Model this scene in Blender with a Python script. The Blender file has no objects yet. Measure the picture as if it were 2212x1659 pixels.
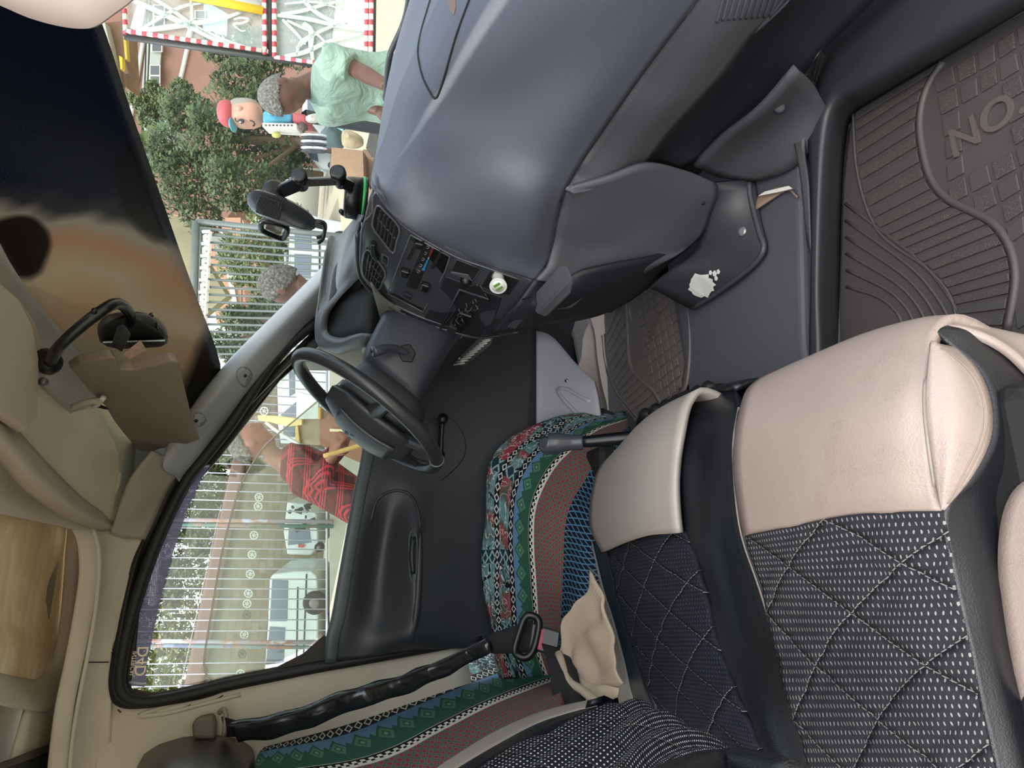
import bpy, bmesh, math, random
from mathutils import Vector, Matrix, noise
from mathutils.bvhtree import BVHTree
SC = bpy.context.scene
COL = SC.collection
V = Vector
# ---------------------------------------------------------------- camera
# frame: X = forward of the van, Y = left side of the van, Z = up, metres, ground z = 0
FPX = 1534.0
_ps, _pt, _ro = math.radians(16.4), math.radians(16), math.radians(4)
CF = V((math.sin(_ps)*math.cos(_pt), math.cos(_ps)*math.cos(_pt), -math.sin(_pt)))
_U0 = V((math.cos(_ps), -math.sin(_ps), 0))
_D = _U0.cross(CF)
if _D.z > 0: _D = -_D
_D.normalize()
CR = math.cos(_ro)*_D + math.sin(_ro)*_U0
CU = -math.sin(_ro)*_D + math.cos(_ro)*_U0
CC = V((0, -1.15, 1.5))
cd = bpy.data.cameras.new('camera'); cam = bpy.data.objects.new('camera', cd); COL.objects.link(cam)
cd.sensor_fit = 'HORIZONTAL'; cd.sensor_width = 36; cd.lens = 36*FPX/2212; cd.clip_start = .02; cd.clip_end = 400
cam.matrix_world = Matrix(((CR.x, CU.x, -CF.x, CC.x), (CR.y, CU.y, -CF.y, CC.y), (CR.z, CU.z, -CF.z, CC.z), (0, 0, 0, 1)))
SC.camera = cam
# ---------------------------------------------------------------- light
SC.view_settings.view_transform = 'Standard'; SC.view_settings.look = 'None'; SC.view_settings.gamma = 1
SC.view_settings.exposure = 0.68
SC.view_settings.use_curve_mapping = False
w = bpy.data.worlds.new('sky'); SC.world = w; w.use_nodes = True
bg = w.node_tree.nodes['Background']; st = w.node_tree.nodes.new('ShaderNodeTexSky')
st.sky_type = 'NISHITA'; st.sun_disc = False; st.sun_elevation = math.radians(55); st.sun_rotation = math.radians(200); st.air_density = 1.6; st.dust_density = 3; st.ozone_density = 1
_hs = w.node_tree.nodes.new('ShaderNodeHueSaturation'); _hs.inputs['Saturation'].default_value = .55
w.node_tree.links.new(st.outputs[0], _hs.inputs['Color']); w.node_tree.links.new(_hs.outputs[0], bg.inputs[0]); bg.inputs[1].default_value = 0.30
sd = bpy.data.lights.new('sun', 'SUN'); sun = bpy.data.objects.new('sun', sd); COL.objects.link(sun)
sd.energy = 2.3; sd.angle = math.radians(.6); sd.color = (1, .95, .86)
_sv = V((-.36, .20, .95)).normalized()          # towards the sun: behind, left, high
sun.rotation_euler = _sv.to_track_quat('Z', 'Y').to_euler(); sun.location = (0, 0, 30)

# ---------------------------------------------------------------- survey: photograph pixel -> point of the place
def ray(u, v): return CF + CR*((u-1106)/FPX) - CU*((v-829.5)/FPX)
def X(u, v, c): r = ray(u, v); return CC + r*((c-CC.x)/r.x)
def Y(u, v, c): r = ray(u, v); return CC + r*((c-CC.y)/r.y)
def Z(u, v, c): r = ray(u, v); return CC + r*((c-CC.z)/r.z)
def B(u, v, d): return CC + ray(u, v)*d
def XS(*a): return [X(*p) for p in a]
def YS(c, *a): return [Y(p[0], p[1], c) for p in a]
def ZS(c, *a): return [Z(p[0], p[1], c) for p in a]
def BS(d, *a): return [B(p[0], p[1], d) for p in a]

# ---------------------------------------------------------------- node language
class E:
    def __init__(s, nt, k): s.nt, s.k = nt, k
    def m(s, op, b=None, c=None):
        n = s.nt.nodes.new('ShaderNodeMath'); n.operation = op
        for i, x in enumerate((s, b, c)):
            if x is None: continue
            if isinstance(x, E): s.nt.links.new(x.k, n.inputs[i])
            else: n.inputs[i].default_value = x
        return E(s.nt, n.outputs[0])
    def __add__(s, b): return s.m('ADD', b)
    def __sub__(s, b): return s.m('SUBTRACT', b)
    def __mul__(s, b): return s.m('MULTIPLY', b)
    def __truediv__(s, b): return s.m('DIVIDE', b)
    def fr(s): return s.m('FRACT')
    def fl(s): return s.m('FLOOR')
    def ab(s): return s.m('ABSOLUTE')
    def lt(s, b): return s.m('LESS_THAN', b)
    def gt(s, b): return s.m('GREATER_THAN', b)
    def mx(s, b): return s.m('MAXIMUM', b)
    def mn(s, b): return s.m('MINIMUM', b)
    def sin(s): return s.m('SINE')
    def tri(s): return (s.fr()-.5).ab()*2      # 1 at integers, 0 at halves
class T:
    """a material under construction"""
    def __init__(s, name, rough=.5, metal=0, spec=.5, **kw):
        s.mat = bpy.data.materials.new(name); s.mat.use_nodes = True; s.nt = s.mat.node_tree
        s.b = s.nt.nodes['Principled BSDF']; s.b.inputs['Roughness'].default_value = rough
        s.b.inputs['Metallic'].default_value = metal; s.b.inputs['Specular IOR Level'].default_value = spec
        for k, x in kw.items(): s.b.inputs[k].default_value = x
        tc = s.nt.nodes.new('ShaderNodeTexCoord'); s.tc = tc
        s.o = tc.outputs['Object']; s.uvs = tc.outputs['UV']
        sp = s.nt.nodes.new('ShaderNodeSeparateXYZ'); s.nt.links.new(s.uvs, sp.inputs[0]); s.x, s.y = E(s.nt, sp.outputs[0]), E(s.nt, sp.outputs[1])
        sp = s.nt.nodes.new('ShaderNodeSeparateXYZ'); s.nt.links.new(s.o, sp.inputs[0]); s.ox, s.oy, s.oz = [E(s.nt, q) for q in sp.outputs]
        s.bump = None
    def noise(s, sc, det=3, src=None, dis=0, rough=.5):
        n = s.nt.nodes.new('ShaderNodeTexNoise'); n.inputs['Scale'].default_value = sc; n.inputs['Detail'].default_value = det; n.inputs['Distortion'].default_value = dis; n.inputs['Roughness'].default_value = rough
        s.nt.links.new(src or s.o, n.inputs['Vector']); return E(s.nt, n.outputs[0])
    def vor(s, sc, feat='F1', src=None, out=0):
        n = s.nt.nodes.new('ShaderNodeTexVoronoi'); n.feature = feat; n.inputs['Scale'].default_value = sc
        s.nt.links.new(src or s.o, n.inputs['Vector']); return E(s.nt, n.outputs[out])
    def col(s, c):
        if isinstance(c, E): return c
        n = s.nt.nodes.new('ShaderNodeRGB'); n.outputs[0].default_value = (*hexc(c), 1); return E(s.nt, n.outputs[0])
    def mix(s, f, a, b):
        n = s.nt.nodes.new('ShaderNodeMix'); n.data_type = 'RGBA'
        a, b = s.col(a), s.col(b)
        if isinstance(f, E): s.nt.links.new(f.k, n.inputs[0])
        else: n.inputs[0].default_value = f
        s.nt.links.new(a.k, n.inputs[6]); s.nt.links.new(b.k, n.inputs[7]); return E(s.nt, n.outputs[2])
    def ramp(s, f, *st):
        n = s.nt.nodes.new('ShaderNodeValToRGB'); r = n.color_ramp
        while len(r.elements) < len(st): r.elements.new(.5)
        for e, (p, c) in zip(r.elements, st): e.position = p; e.color = (*hexc(c), 1) if isinstance(c, str) else (c, c, c, 1)
        s.nt.links.new(f.k, n.inputs[0]); return E(s.nt, n.outputs[0])
    def setc(s, c): s.nt.links.new(s.col(c).k, s.b.inputs['Base Color']); return s
    def setr(s, e): s.nt.links.new(e.k, s.b.inputs['Roughness']); return s
    def bmp(s, h, st=.3, d=.002):
        n = s.nt.nodes.new('ShaderNodeBump'); n.inputs['Strength'].default_value = st; n.inputs['Distance'].default_value = d
        s.nt.links.new(h.k, n.inputs['Height'])
        if s.bump: s.nt.links.new(s.bump, n.inputs['Normal'])
        s.bump = n.outputs[0]; s.nt.links.new(s.bump, s.b.inputs['Normal']); return s
    def alpha(s, e): s.nt.links.new(e.k, s.b.inputs['Alpha']); return s
def hexc(c):
    if not isinstance(c, str): return c
    c = c.lstrip('#'); q = [int(c[i:i+2], 16)/255 for i in (0, 2, 4)]
    return tuple(x/12.92 if x <= .04045 else ((x+.055)/1.055)**2.4 for x in q)
_pl = {}
def plain(c, rough=.5, metal=0, var=.12, vs=6, bs=0, bsc=300, spec=.5, bd=.001):
    k = (c, rough, metal, var, vs, bs, bsc, spec)
    if k in _pl: return _pl[k]
    t = T('mat_'+c.strip('#'), rough, metal, spec)
    n = t.noise(vs, 4)
    dark = tuple(x*(1-var*1.6) for x in hexc(c)); lite = tuple(min(1, x*(1+var)) for x in hexc(c))
    t.setc(t.mix(n, dark, lite))
    if bs: t.bmp(t.noise(bsc, 2), bs, bd)
    _pl[k] = t.mat; return t.mat
def leather(name, c, rough=.42, cell=260, st=.35, crack=0, spec=.5, var=.08):
    t = T(name, rough, 0, spec); n = t.noise(5, 4); a = hexc(c)
    base = t.mix(n, tuple(x*(1-var) for x in a), tuple(x*(1+var) for x in a))
    v = t.vor(cell, 'DISTANCE_TO_EDGE'); t.bmp(v.mn(.25), st, .0012)
    t.bmp(t.noise(70, 4, dis=.6), st*.5, .002)
    if crack:
        m = (t.noise(4, 3)).gt(.47)*t.vor(330, 'DISTANCE_TO_EDGE').lt(.035)*(t.noise(24, 4).gt(.55))
        base = t.mix(m*crack, base, '#6f5b50')
    t.setc(base); return t.mat

# ---------------------------------------------------------------- mesh helpers
def adopt(o, par):
    o.parent = par
    if par is not None:
        bpy_m = par.matrix_basis if par.parent is None else par.parent.matrix_basis @ par.matrix_parent_inverse @ par.matrix_basis
        o.matrix_parent_inverse = bpy_m.inverted()
def tag(o, label=None, cat=None, group=None, kind=None):
    if label: o['label'] = label
    if cat: o['category'] = cat
    if group: o['group'] = group
    if kind: o['kind'] = kind
    return o
def thing(name, loc, label, cat, group=None, kind=None):
    o = bpy.data.objects.new(name, None); COL.objects.link(o); o.location = loc; o.empty_display_size = .05
    return tag(o, label, cat, group, kind)
TREES = {}
def mk(name, vs, fs, m, par=None, uv=None, smooth=True, solid=0, bevel=0, sub=0, seg=2, auto=False, off=-1):
    me = bpy.data.meshes.new(name); me.from_pydata([tuple(x) for x in vs], [], fs); me.update()
    if uv:
        l = me.uv_layers.new(name='UVMap')
        for lp in me.loops: l.data[lp.index].uv = uv[lp.vertex_index]
    if m is not None: me.materials.append(m)
    if smooth:
        me.polygons.foreach_set('use_smooth', [True]*len(me.polygons))
    o = bpy.data.objects.new(name, me); COL.objects.link(o)
    if solid:
        q = o.modifiers.new('t', 'SOLIDIFY'); q.thickness = solid; q.offset = off
    if bevel:
        q = o.modifiers.new('b', 'BEVEL'); q.width = bevel; q.segments = seg; q.limit_method = 'ANGLE'; q.angle_limit = math.radians(35); q.harden_normals = False
    if sub:
        q = o.modifiers.new('s', 'SUBSURF'); q.levels = sub; q.render_levels = sub
    if par is not None: adopt(o, par)
    TREES[o.name] = BVHTree.FromPolygons([tuple(x) for x in vs], fs)
    return o
def cr(p0, p1, p2, p3, t):
    return .5*((2*p1) + (p2-p0)*t + (2*p0-5*p1+4*p2-p3)*t*t + (3*p1-p0-3*p2+p3)*t**3)
def spl(pts, n, closed=False):
    out = []; L = len(pts); K = L if closed else L-1
    for i in range(K):
        g = (lambda j: pts[j % L]) if closed else (lambda j: pts[j] if 0 <= j < L else (pts[0]*2-pts[1] if j < 0 else pts[-1]*2-pts[-2]))
        for k in range(n): out.append(cr(g(i-1), g(i), g(i+1), g(i+2), k/n))
    if not closed: out.append(pts[-1].copy())
    return out
def patch(name, rows, m, par=None, nu=5, nv=5, solid=.01, ref=None, lin=False, disp=None, uvs=1, bevel=0, sub=0, vk=None):
    """smooth surface through rows of points; front side turned towards ref (the cabin)"""
    if not lin:
        rows = [spl(r, nu) for r in rows]
        cols = [spl([r[j] for r in rows], nv) for j in range(len(rows[0]))]
        rows = [[c[i] for c in cols] for i in range(len(cols[0]))]
    H, W = len(rows), len(rows[0]); K0 = H
    su = [0]; mr = rows[H//2]
    for j in range(1, W): su.append(su[-1]+(mr[j]-mr[j-1]).length)
    sv = [0]
    for i in range(1, H): sv.append(sv[-1]+(rows[i][W//2]-rows[i-1][W//2]).length)
    if vk: sv = [vk[min(int(i/nv), len(vk)-2)]+(vk[min(int(i/nv), len(vk)-2)+1]-vk[min(int(i/nv), len(vk)-2)])*(i/nv-min(int(i/nv), len(vk)-2)) for i in range(H)]
    vs = [p for r in rows for p in r]; uv = [(su[j]*uvs, sv[i]*uvs) for i in range(H) for j in range(W)]
    fs = [(i*W+j, i*W+j+1, (i+1)*W+j+1, (i+1)*W+j) for i in range(H-1) for j in range(W-1)]
    ref = ref or CC
    s = 0
    for f in fs[::max(1, len(fs)//40)]:
        a, b, c, d = [vs[k] for k in f]; s += (c-a).cross(d-b).dot(ref-(a+b+c+d)/4)
    if s < 0: fs = [f[::-1] for f in fs]
    if disp:
        vs = [disp(p, q) for p, q in zip(vs, uv)]
    return mk(name, vs, fs, m, par, uv, True, solid, bevel, sub)
def tube(name, pts, r, m, par=None, seg=10, n=4, closed=False, flat=1, caps=True, smoothpath=True):
    P = spl(pts, n, closed) if smoothpath and len(pts) > 2 else list(pts)
    rr = r if isinstance(r, (list, tuple)) else [r]*len(pts)
    def rad(i):
        t = i/(len(P)-1)*(len(rr)-1) if not closed else i/len(P)*len(rr)
        a = int(t); b = min(a+1, len(rr)-1) if not closed else (a+1) % len(rr); return rr[min(a, len(rr)-1)]*(1-(t-a))+rr[b]*(t-a)
    vs, fs, uv = [], [], []; N = len(P); up = None; L = 0
    for i in range(N):
        a = P[(i-1) % N] if (closed or i > 0) else P[0]; b = P[(i+1) % N] if (closed or i < N-1) else P[-1]
        t = (b-a).normalized()
        if up is None: up = t.orthogonal().normalized()
        up = (up-t*up.dot(t)).normalized(); s = t.cross(up)
        if i: L += (P[i]-P[i-1]).length
        for k in range(seg):
            an = 2*math.pi*k/seg; vs.append(P[i]+(up*math.cos(an)+s*math.sin(an)*flat)*rad(i)); uv.append((k/seg, L))
    M = N if closed else N-1
    for i in range(M):
        for k in range(seg):
            a = i*seg+k; b = i*seg+(k+1) % seg; c = ((i+1) % N)*seg+(k+1) % seg; d = ((i+1) % N)*seg+k; fs.append((a, b, c, d))
    if caps and not closed: fs += [tuple(range(seg))[::-1], tuple((N-1)*seg+k for k in range(seg))]
    return mk(name, vs, fs, m, par, uv)
def slab(name, poly, th, m, par=None, bevel=.0, smooth=False, seg=2):
    """flat polygon extruded by the vector th"""
    n = len(poly); vs = list(poly)+[p+th for p in poly]
    fs = [tuple(range(n))[::-1], tuple(range(n, 2*n))]+[(i, (i+1) % n, n+(i+1) % n, n+i) for i in range(n)]
    c = sum(poly, V((0, 0, 0)))/n; nr = V((0, 0, 0))
    for i in range(n): nr += (poly[i]-c).cross(poly[(i+1) % n]-c)
    if nr.dot(th) < 0: fs = [f[::-1] for f in fs]
    ax = (poly[1]-poly[0]).normalized(); ay = nr.normalized().cross(ax)
    uv = [((p-c).dot(ax), (p-c).dot(ay)) for p in vs]
    return mk(name, vs, fs, m, par, uv, smooth, 0, bevel, 0, seg)
def box(name, c, sx, sy, sz, m, par=None, bevel=.003, ax=None, seg=2):
    """box of full sizes along axes ax (3 vectors)"""
    a, b, d = ax or (V((1, 0, 0)), V((0, 1, 0)), V((0, 0, 1)))
    poly = [c-a*sx/2-b*sy/2-d*sz/2, c+a*sx/2-b*sy/2-d*sz/2, c+a*sx/2+b*sy/2-d*sz/2, c-a*sx/2+b*sy/2-d*sz/2]
    return slab(name, poly, d*sz, m, par, bevel, False, seg)
def strip(name, pts, wv, th, m, par=None, n=5, wob=0):
    """ribbon: path pts, width vectors wv (one or a list), thickness th"""
    P = spl(pts, n); W = wv if isinstance(wv, list) else [wv]*len(pts); W = spl(W, n)
    rows = [[p-w/2, p-w/4, p, p+w/4, p+w/2] for p, w in zip(P, W)]
    return patch(name, rows, m, par, lin=True, solid=th)
def lathe(name, c, axis, prof, m, par=None, seg=20):
    axis = axis.normalized(); a = axis.orthogonal().normalized(); b = axis.cross(a); vs = []; fs = []
    for h, r in prof:
        for k in range(seg):
            t = 2*math.pi*k/seg; vs.append(c+axis*h+(a*math.cos(t)+b*math.sin(t))*max(r, 1e-5))
    for i in range(len(prof)-1):
        for k in range(seg): fs.append((i*seg+k, i*seg+(k+1) % seg, (i+1)*seg+(k+1) % seg, (i+1)*seg+k))
    fs += [tuple(range(seg))[::-1], tuple((len(prof)-1)*seg+k for k in range(seg))]
    return mk(name, vs, fs, m, par, None, True, 0, .0)
def hit(o, u, v, off=0.0):
    """point of an already built surface seen at a photograph pixel, lifted by off along its normal"""
    r = ray(u, v).normalized(); h = TREES[o.name].ray_cast(CC, r)
    if h[0] is None:
        h = TREES[o.name].find_nearest(CC+r*1.3)
        return h[0]
    n = h[1]
    if n.dot(r) > 0: n = -n
    return h[0]+n*off
def nrm(o, u, v):
    r = ray(u, v).normalized(); h = TREES[o.name].ray_cast(CC, r)
    n = h[1] if h[0] is not None else -r
    return n if n.dot(r) < 0 else -n
def seam(name, o, pix, r, m, par, closed=False, off=0, n=5):
    pp = spl([V((p[0], p[1], 0)) for p in pix], n, closed)
    return tube(name, [hit(o, p.x, p.y, off) for p in pp], r, m, par, 6, 1, closed, smoothpath=False)
def plate(name, o, pix, h, m, par, bevel=.001, off=0, sm=0):
    """raised or inset plate lying on a built surface"""
    if sm: pp = spl([V((p[0], p[1], 0)) for p in pix], sm, True); pix = [(p.x, p.y) for p in pp]
    pts = [hit(o, *p, off) for p in pix]; n = sum((nrm(o, *p) for p in pix), V((0, 0, 0))).normalized()
    return slab(name, pts, n*h, m, par, bevel)
def text(name, s, o0, ax, ay, size, m, par=None, depth=.001, align='CENTER'):
    c = bpy.data.curves.new(name, 'FONT'); c.body = s; c.size = size; c.extrude = depth; c.offset = size*.012; c.align_x = align; c.align_y = 'CENTER'
    t = bpy.data.objects.new(name, c); COL.objects.link(t)
    az = ax.cross(ay).normalized()
    t.matrix_world = Matrix(((ax.x, ay.x, az.x, o0.x), (ax.y, ay.y, az.y, o0.y), (ax.z, ay.z, az.z, o0.z), (0, 0, 0, 1)))
    bpy.context.view_layer.update()
    me = bpy.data.meshes.new_from_object(t.evaluated_get(bpy.context.evaluated_depsgraph_get()))
    mw = t.matrix_world.copy(); me.transform(mw); bpy.data.objects.remove(t)
    me.materials.clear(); me.materials.append(m); me.name = name
    o = bpy.data.objects.new(name, me); COL.objects.link(o)
    if par is not None: adopt(o, par)
    return o
def join(name, objs, m, par=None, remesh=0, smooth=True):
    """bake several helper meshes with their modifiers into ONE continuous mesh"""
    bpy.context.view_layer.update(); dg = bpy.context.evaluated_depsgraph_get(); bm = bmesh.new()
    for o in objs:
        me = bpy.data.meshes.new_from_object(o.evaluated_get(dg)); me.transform(o.matrix_world); bm.from_mesh(me); bpy.data.meshes.remove(me)
    for o in objs: TREES.pop(o.name, None); bpy.data.objects.remove(o)
    me = bpy.data.meshes.new(name); bm.to_mesh(me); bm.free()
    me.materials.clear(); me.materials.append(m)
    for p in me.polygons: p.use_smooth = smooth; p.material_index = 0
    o = bpy.data.objects.new(name, me); COL.objects.link(o)
    if remesh:
        q = o.modifiers.new('r', 'REMESH'); q.mode = 'VOXEL'; q.voxel_size = remesh; q.use_smooth_shade = True
        q = o.modifiers.new('s', 'SMOOTH'); q.iterations = 3; q.factor = .5
    if par is not None: adopt(o, par)
    return o
def stringy(name, vs_fs_list, m, par=None, smooth=False, uv=None):
    vs, fs = [], []
    for v_, f_ in vs_fs_list:
        k = len(vs); vs += v_; fs += [tuple(i+k for i in f) for f in f_]
    return mk(name, vs, fs, m, par, uv, smooth)
def boxvf(c, a, b, d):
    """verts/faces of a box with half-axis vectors a, b, d"""
    vs = [c+a*i+b*j+d*k for k in (-1, 1) for j in (-1, 1) for i in (-1, 1)]
    return vs, [(0, 2, 3, 1), (4, 5, 7, 6), (0, 1, 5, 4), (2, 6, 7, 3), (0, 4, 6, 2), (1, 3, 7, 5)]
def barvf(p, q, r, w=None):
    t = (q-p); a = t.orthogonal().normalized()*r; b = t.normalized().cross(a.normalized())*(w or r)
    return boxvf((p+q)/2, t/2, a, b)
# ---------------------------------------------------------------- materials
M_dash = leather('dash_vinyl', '#50535f', .46, 420, .3, spec=.5)
M_dashlow = leather('dash_low_vinyl', '#53535a', .5, 500, .2)
M_dark = plain('#1d1f25', .5, bs=.15, bsc=500)
M_darkpanel = plain('#22242b', .55, bs=.1, bsc=300, var=.2)
M_gloss = plain('#3d4047', .22, 0, var=.1)
M_silver = plain('#6d7076', .3, .35)
M_black = plain('#0c0d10', .35)
M_blackm = plain('#0b0c0e', .75)
M_rubber = plain('#16171a', .6)
M_doorv = leather('door_vinyl', '#303338', .45, 500, .2)
M_doortop = leather('door_top', '#4c5456', .45, 500, .2)
M_pillar = plain('#9a9ea3', .55, bs=.25, bsc=420)
M_beige = plain('#c9c2b2', .6, var=.14, bs=.1, bsc=200)
M_head = plain('#cdc5b3', .9, var=.1, bs=.3, bsc=900)
M_visor = plain('#7a6e62', .75, bs=.3, bsc=700)
M_grey = plain('#75736d', .6, bs=.15, bsc=400)
M_floor = leather('floor_vinyl', '#4c4d55', .6, 330, .6)
M_white = plain('#d9d9d6', .5)
M_paint = plain('#b9bac2', .3, var=.05)
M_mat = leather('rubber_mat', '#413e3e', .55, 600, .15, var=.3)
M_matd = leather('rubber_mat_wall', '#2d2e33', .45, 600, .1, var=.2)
M_chrome = plain('#c4c6c8', .15, 1)
def _tm():
    t = T('rough_rubber', .7); n = t.vor(380, 'DISTANCE_TO_EDGE'); t.setc(t.mix(n.lt(.07), '#343233', '#4f4b48')); t.bmp(n.mn(.2), .6, .002); return t.mat
M_matrough = _tm()
M_vinylblk = leather('black_vinyl', '#15171d', .36, 330, .4, spec=.5)
M_vinylbei = leather('beige_vinyl', '#9c8e86', .42, 260, .35, crack=.35)
M_vinylgrey = leather('pearl_vinyl', '#979089', .38, 320, .3)
M_piping = leather('piping_vinyl', '#9c938b', .45, 320, .2)
def mesh_cloth(name, du, dv, dark, lite, ang, q, wsq=.0, thr=.5):
    """dotted air mesh with a diamond quilt stitched in pale thread"""
    t = T(name, .85, 0, .2); x, y = t.x, t.y
    row = (y/dv); off = (row.fl()*.5)
    cx = ((x/du)+off).fr()-.5; cy = row.fr()-.5
    dot = (cx*cx*6.5+cy*cy*1.8).lt(.12)
    hole = (cx*cx*1.2+cy*cy*6).lt(.35)
    c, s = math.cos(math.radians(ang)), math.sin(math.radians(ang))
    a = (x*c+y*s)/q; b = (x*c-y*s)/q
    d = a.tri().mx(b.tri()); d1 = (a.fr()-.5).ab(); d2 = (b.fr()-.5).ab()
    line = (d1.gt(.4925)+d2.gt(.4925)).mn(1)
    gap = (y/.0042).fr().lt(.7)
    line = line*gap
    base = t.mix(dot, dark, lite); t.setc(t.mix(line, base, '#a9a6a1'))
    groove = d1.mx(d2).m('POWER', 10)*4000
    t.bmp((d1.mx(d2)*2).m('POWER', 14)*-1, .8, .012); t.bmp(dot, .4, .001)
    return t.mat
M_quilt = mesh_cloth('quilted_mesh_white', .0062, .0080, '#2b2c31', '#8f8c89', 58, .085)
M_quilt2 = mesh_cloth('quilted_mesh_dark', .0062, .0070, '#1c1d25', '#3c3d4a', 58, .075)
M_quilt3 = mesh_cloth('quilted_mesh_back', .0085, .0090, '#202128', '#d9d7d5', 45, .075)
def textile():
    """woven throw: lengthwise bands of florals, diamonds, key pattern and lattices; uv.y runs across the bands (metres*)"""
    t = T('woven_throw', .9, 0, .15); x, y = t.x, t.y
    wob = (t.noise(9, 2)-.5)*.012
    yy = y+wob*.3
    def band(a, b): return yy.gt(a)*yy.lt(b)
    def lattice(px, py, wd):
        a = (x/px+yy/py); b = (x/px-yy/py)
        return (a.fr()-.5).ab(), (b.fr()-.5).ab()
    # 0 .. .10 blue/black lattice
    a, b = lattice(.017, .017, 0); l1 = a.mx(b)
    c = t.mix(l1.gt(.39), '#0e1420', '#4f7590')
    # .. red dots on olive
    a2, b2 = lattice(.02, .02, 0); l2 = a2.mx(b2)
    olive = t.mix(l2.lt(.27), '#6b7266', '#9c3348'); olive = t.mix((l2.gt(.41)), olive, '#565b50')
    c = t.mix(yy.gt(.085), c, olive)
    # black / white key band
    k = (x/.016).fr().lt(.5); stepz = ((yy-.19)/.017)
    key = t.mix((stepz-(k*.35)-.18).ab().lt(.16)+((x/.016*2).tri().gt(.86)*stepz.gt(.2)*stepz.lt(.65)), '#121016', '#e6e0d6')
    key = t.mix((stepz).lt(.08)+stepz.gt(.93), key, '#d9d3c9')
    c = t.mix(band(.185, .207), c, key)
    # green band with concentric diamonds on blue zigzag
    zz = (x/.05).tri(); g = t.mix(((yy-.215)/.06-zz*.6).gt(.12), '#2f5a48', '#5f86a4')
    dx = ((x/.05+.0).fr()-.5).ab()*2; dy = ((yy-.245)/.026).ab(); dd = dx*1.1+dy
    g = t.mix(dd.lt(1.0), g, '#31584c'); g = t.mix(dd.lt(.75), g, '#55806a'); g = t.mix(dd.lt(.42), g, '#33604f'); g = t.mix(dd.lt(.2), g, '#6fa183')
    c = t.mix(yy.gt(.207), c, g)
    # white diamonds chain on black
    p2 = ((x/.022).fr()-.5).ab()*2; q2 = ((yy-.288)/.011).ab(); e2 = p2+q2
    ch = t.mix((e2-.75).ab().lt(.17), '#15161c', '#dcd8d2')
    c = t.mix(yy.gt(.277), c, ch)
    # florals: teal / red / black cells
    n1 = t.noise(9, 2, src=t.uvs, dis=1.2); n2 = t.vor(17, 'DISTANCE_TO_EDGE', src=t.uvs); n3 = t.noise(20, 2, src=t.uvs, dis=2.5)
    fl = t.ramp(n1, (0, '#7b2f3d'), (.36, '#a0414f'), (.43, '#4f5b4c'), (.5, '#6a9099'), (.6, '#5e8c84'), (.68, '#2b3a44'), (.8, '#14171d'))
    fl = t.mix(n2.lt(.045)*n1.gt(.52), fl, '#10141a'); fl = t.mix((n3-.5).ab().lt(.018), fl, '#c9cfd0')
    sx = (x/.16).fr(); bar = sx.lt(.16); bl = ((x/.03).fr()-.5).ab()*2+((yy/.03).fr()-.5).ab()*2
    fl = t.mix(bar, fl, t.mix((bl-.8).ab().lt(.2), '#243d49', '#9fb6b6'))
    c = t.mix(yy.gt(.300), c, fl)
    c2 = t.mix((x/.022+.5).fr().lt(.5)*0+((((x/.02).fr()-.5).ab()*2+((yy-.355)/.010).ab())-.7).ab().lt(.2), '#15161c', '#cfd2cd')
    c = t.mix(band(.347, .363), c, c2)
    weave = t.noise(500, 1)
    c = t.mix(weave*.25, c, '#20242a')
    t.setc(c); t.bmp(weave, .4, .001); return t.mat
M_throw = textile()
def beige_net():
    t = T('beige_net', .9); v = (t.x/.0026).tri().mx((t.y/.0026).tri()); t.setc(t.mix(v.gt(.8), '#9d8c7a', '#ae9e8b')); t.bmp(v, .4, .001); return t.mat
M_net = beige_net()
def glassmat(name, tint=(1, 1, 1), refl=.07, haze=.02, hz=(.8, .85, .85), speck=0):
    m = bpy.data.materials.new(name); m.use_nodes = True; nt = m.node_tree; nt.nodes.clear()
    o = nt.nodes.new('ShaderNodeOutputMaterial'); tr = nt.nodes.new('ShaderNodeBsdfTransparent'); gl = nt.nodes.new('ShaderNodeBsdfGlossy'); df = nt.nodes.new('ShaderNodeBsdfDiffuse')
    tr.inputs[0].default_value = (*tint, 1); gl.inputs['Roughness'].default_value = .02; df.inputs[0].default_value = (*hz, 1)
    a = nt.nodes.new('ShaderNodeMixShader'); b = nt.nodes.new('ShaderNodeMixShader'); a.inputs[0].default_value = refl; b.inputs[0].default_value = haze
    if speck:
        t = T.__new__(T); t.nt = nt; tc = nt.nodes.new('ShaderNodeTexCoord'); t.o = tc.outputs['Object']
        n = t.noise(1.8, 3)*haze*1.6+t.vor(26).lt(.035)*speck*t.noise(9, 2).gt(.55)+t.noise(160, 2).gt(.66)*speck*.12
        nt.links.new(n.k, b.inputs[0])
    L = nt.links.new; L(tr.outputs[0], a.inputs[1]); L(gl.outputs[0], a.inputs[2]); L(a.outputs[0], b.inputs[1]); L(df.outputs[0], b.inputs[2]); L(b.outputs[0], o.inputs[0]); return m
M_wind = glassmat('windscreen_glass', (.80, .85, .83), .05, .08, (.75, .85, .8), speck=.6)
M_sideg = glassmat('side_glass', (.84, .88, .86), .04, .015, (.75, .8, .8), speck=.12)
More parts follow.
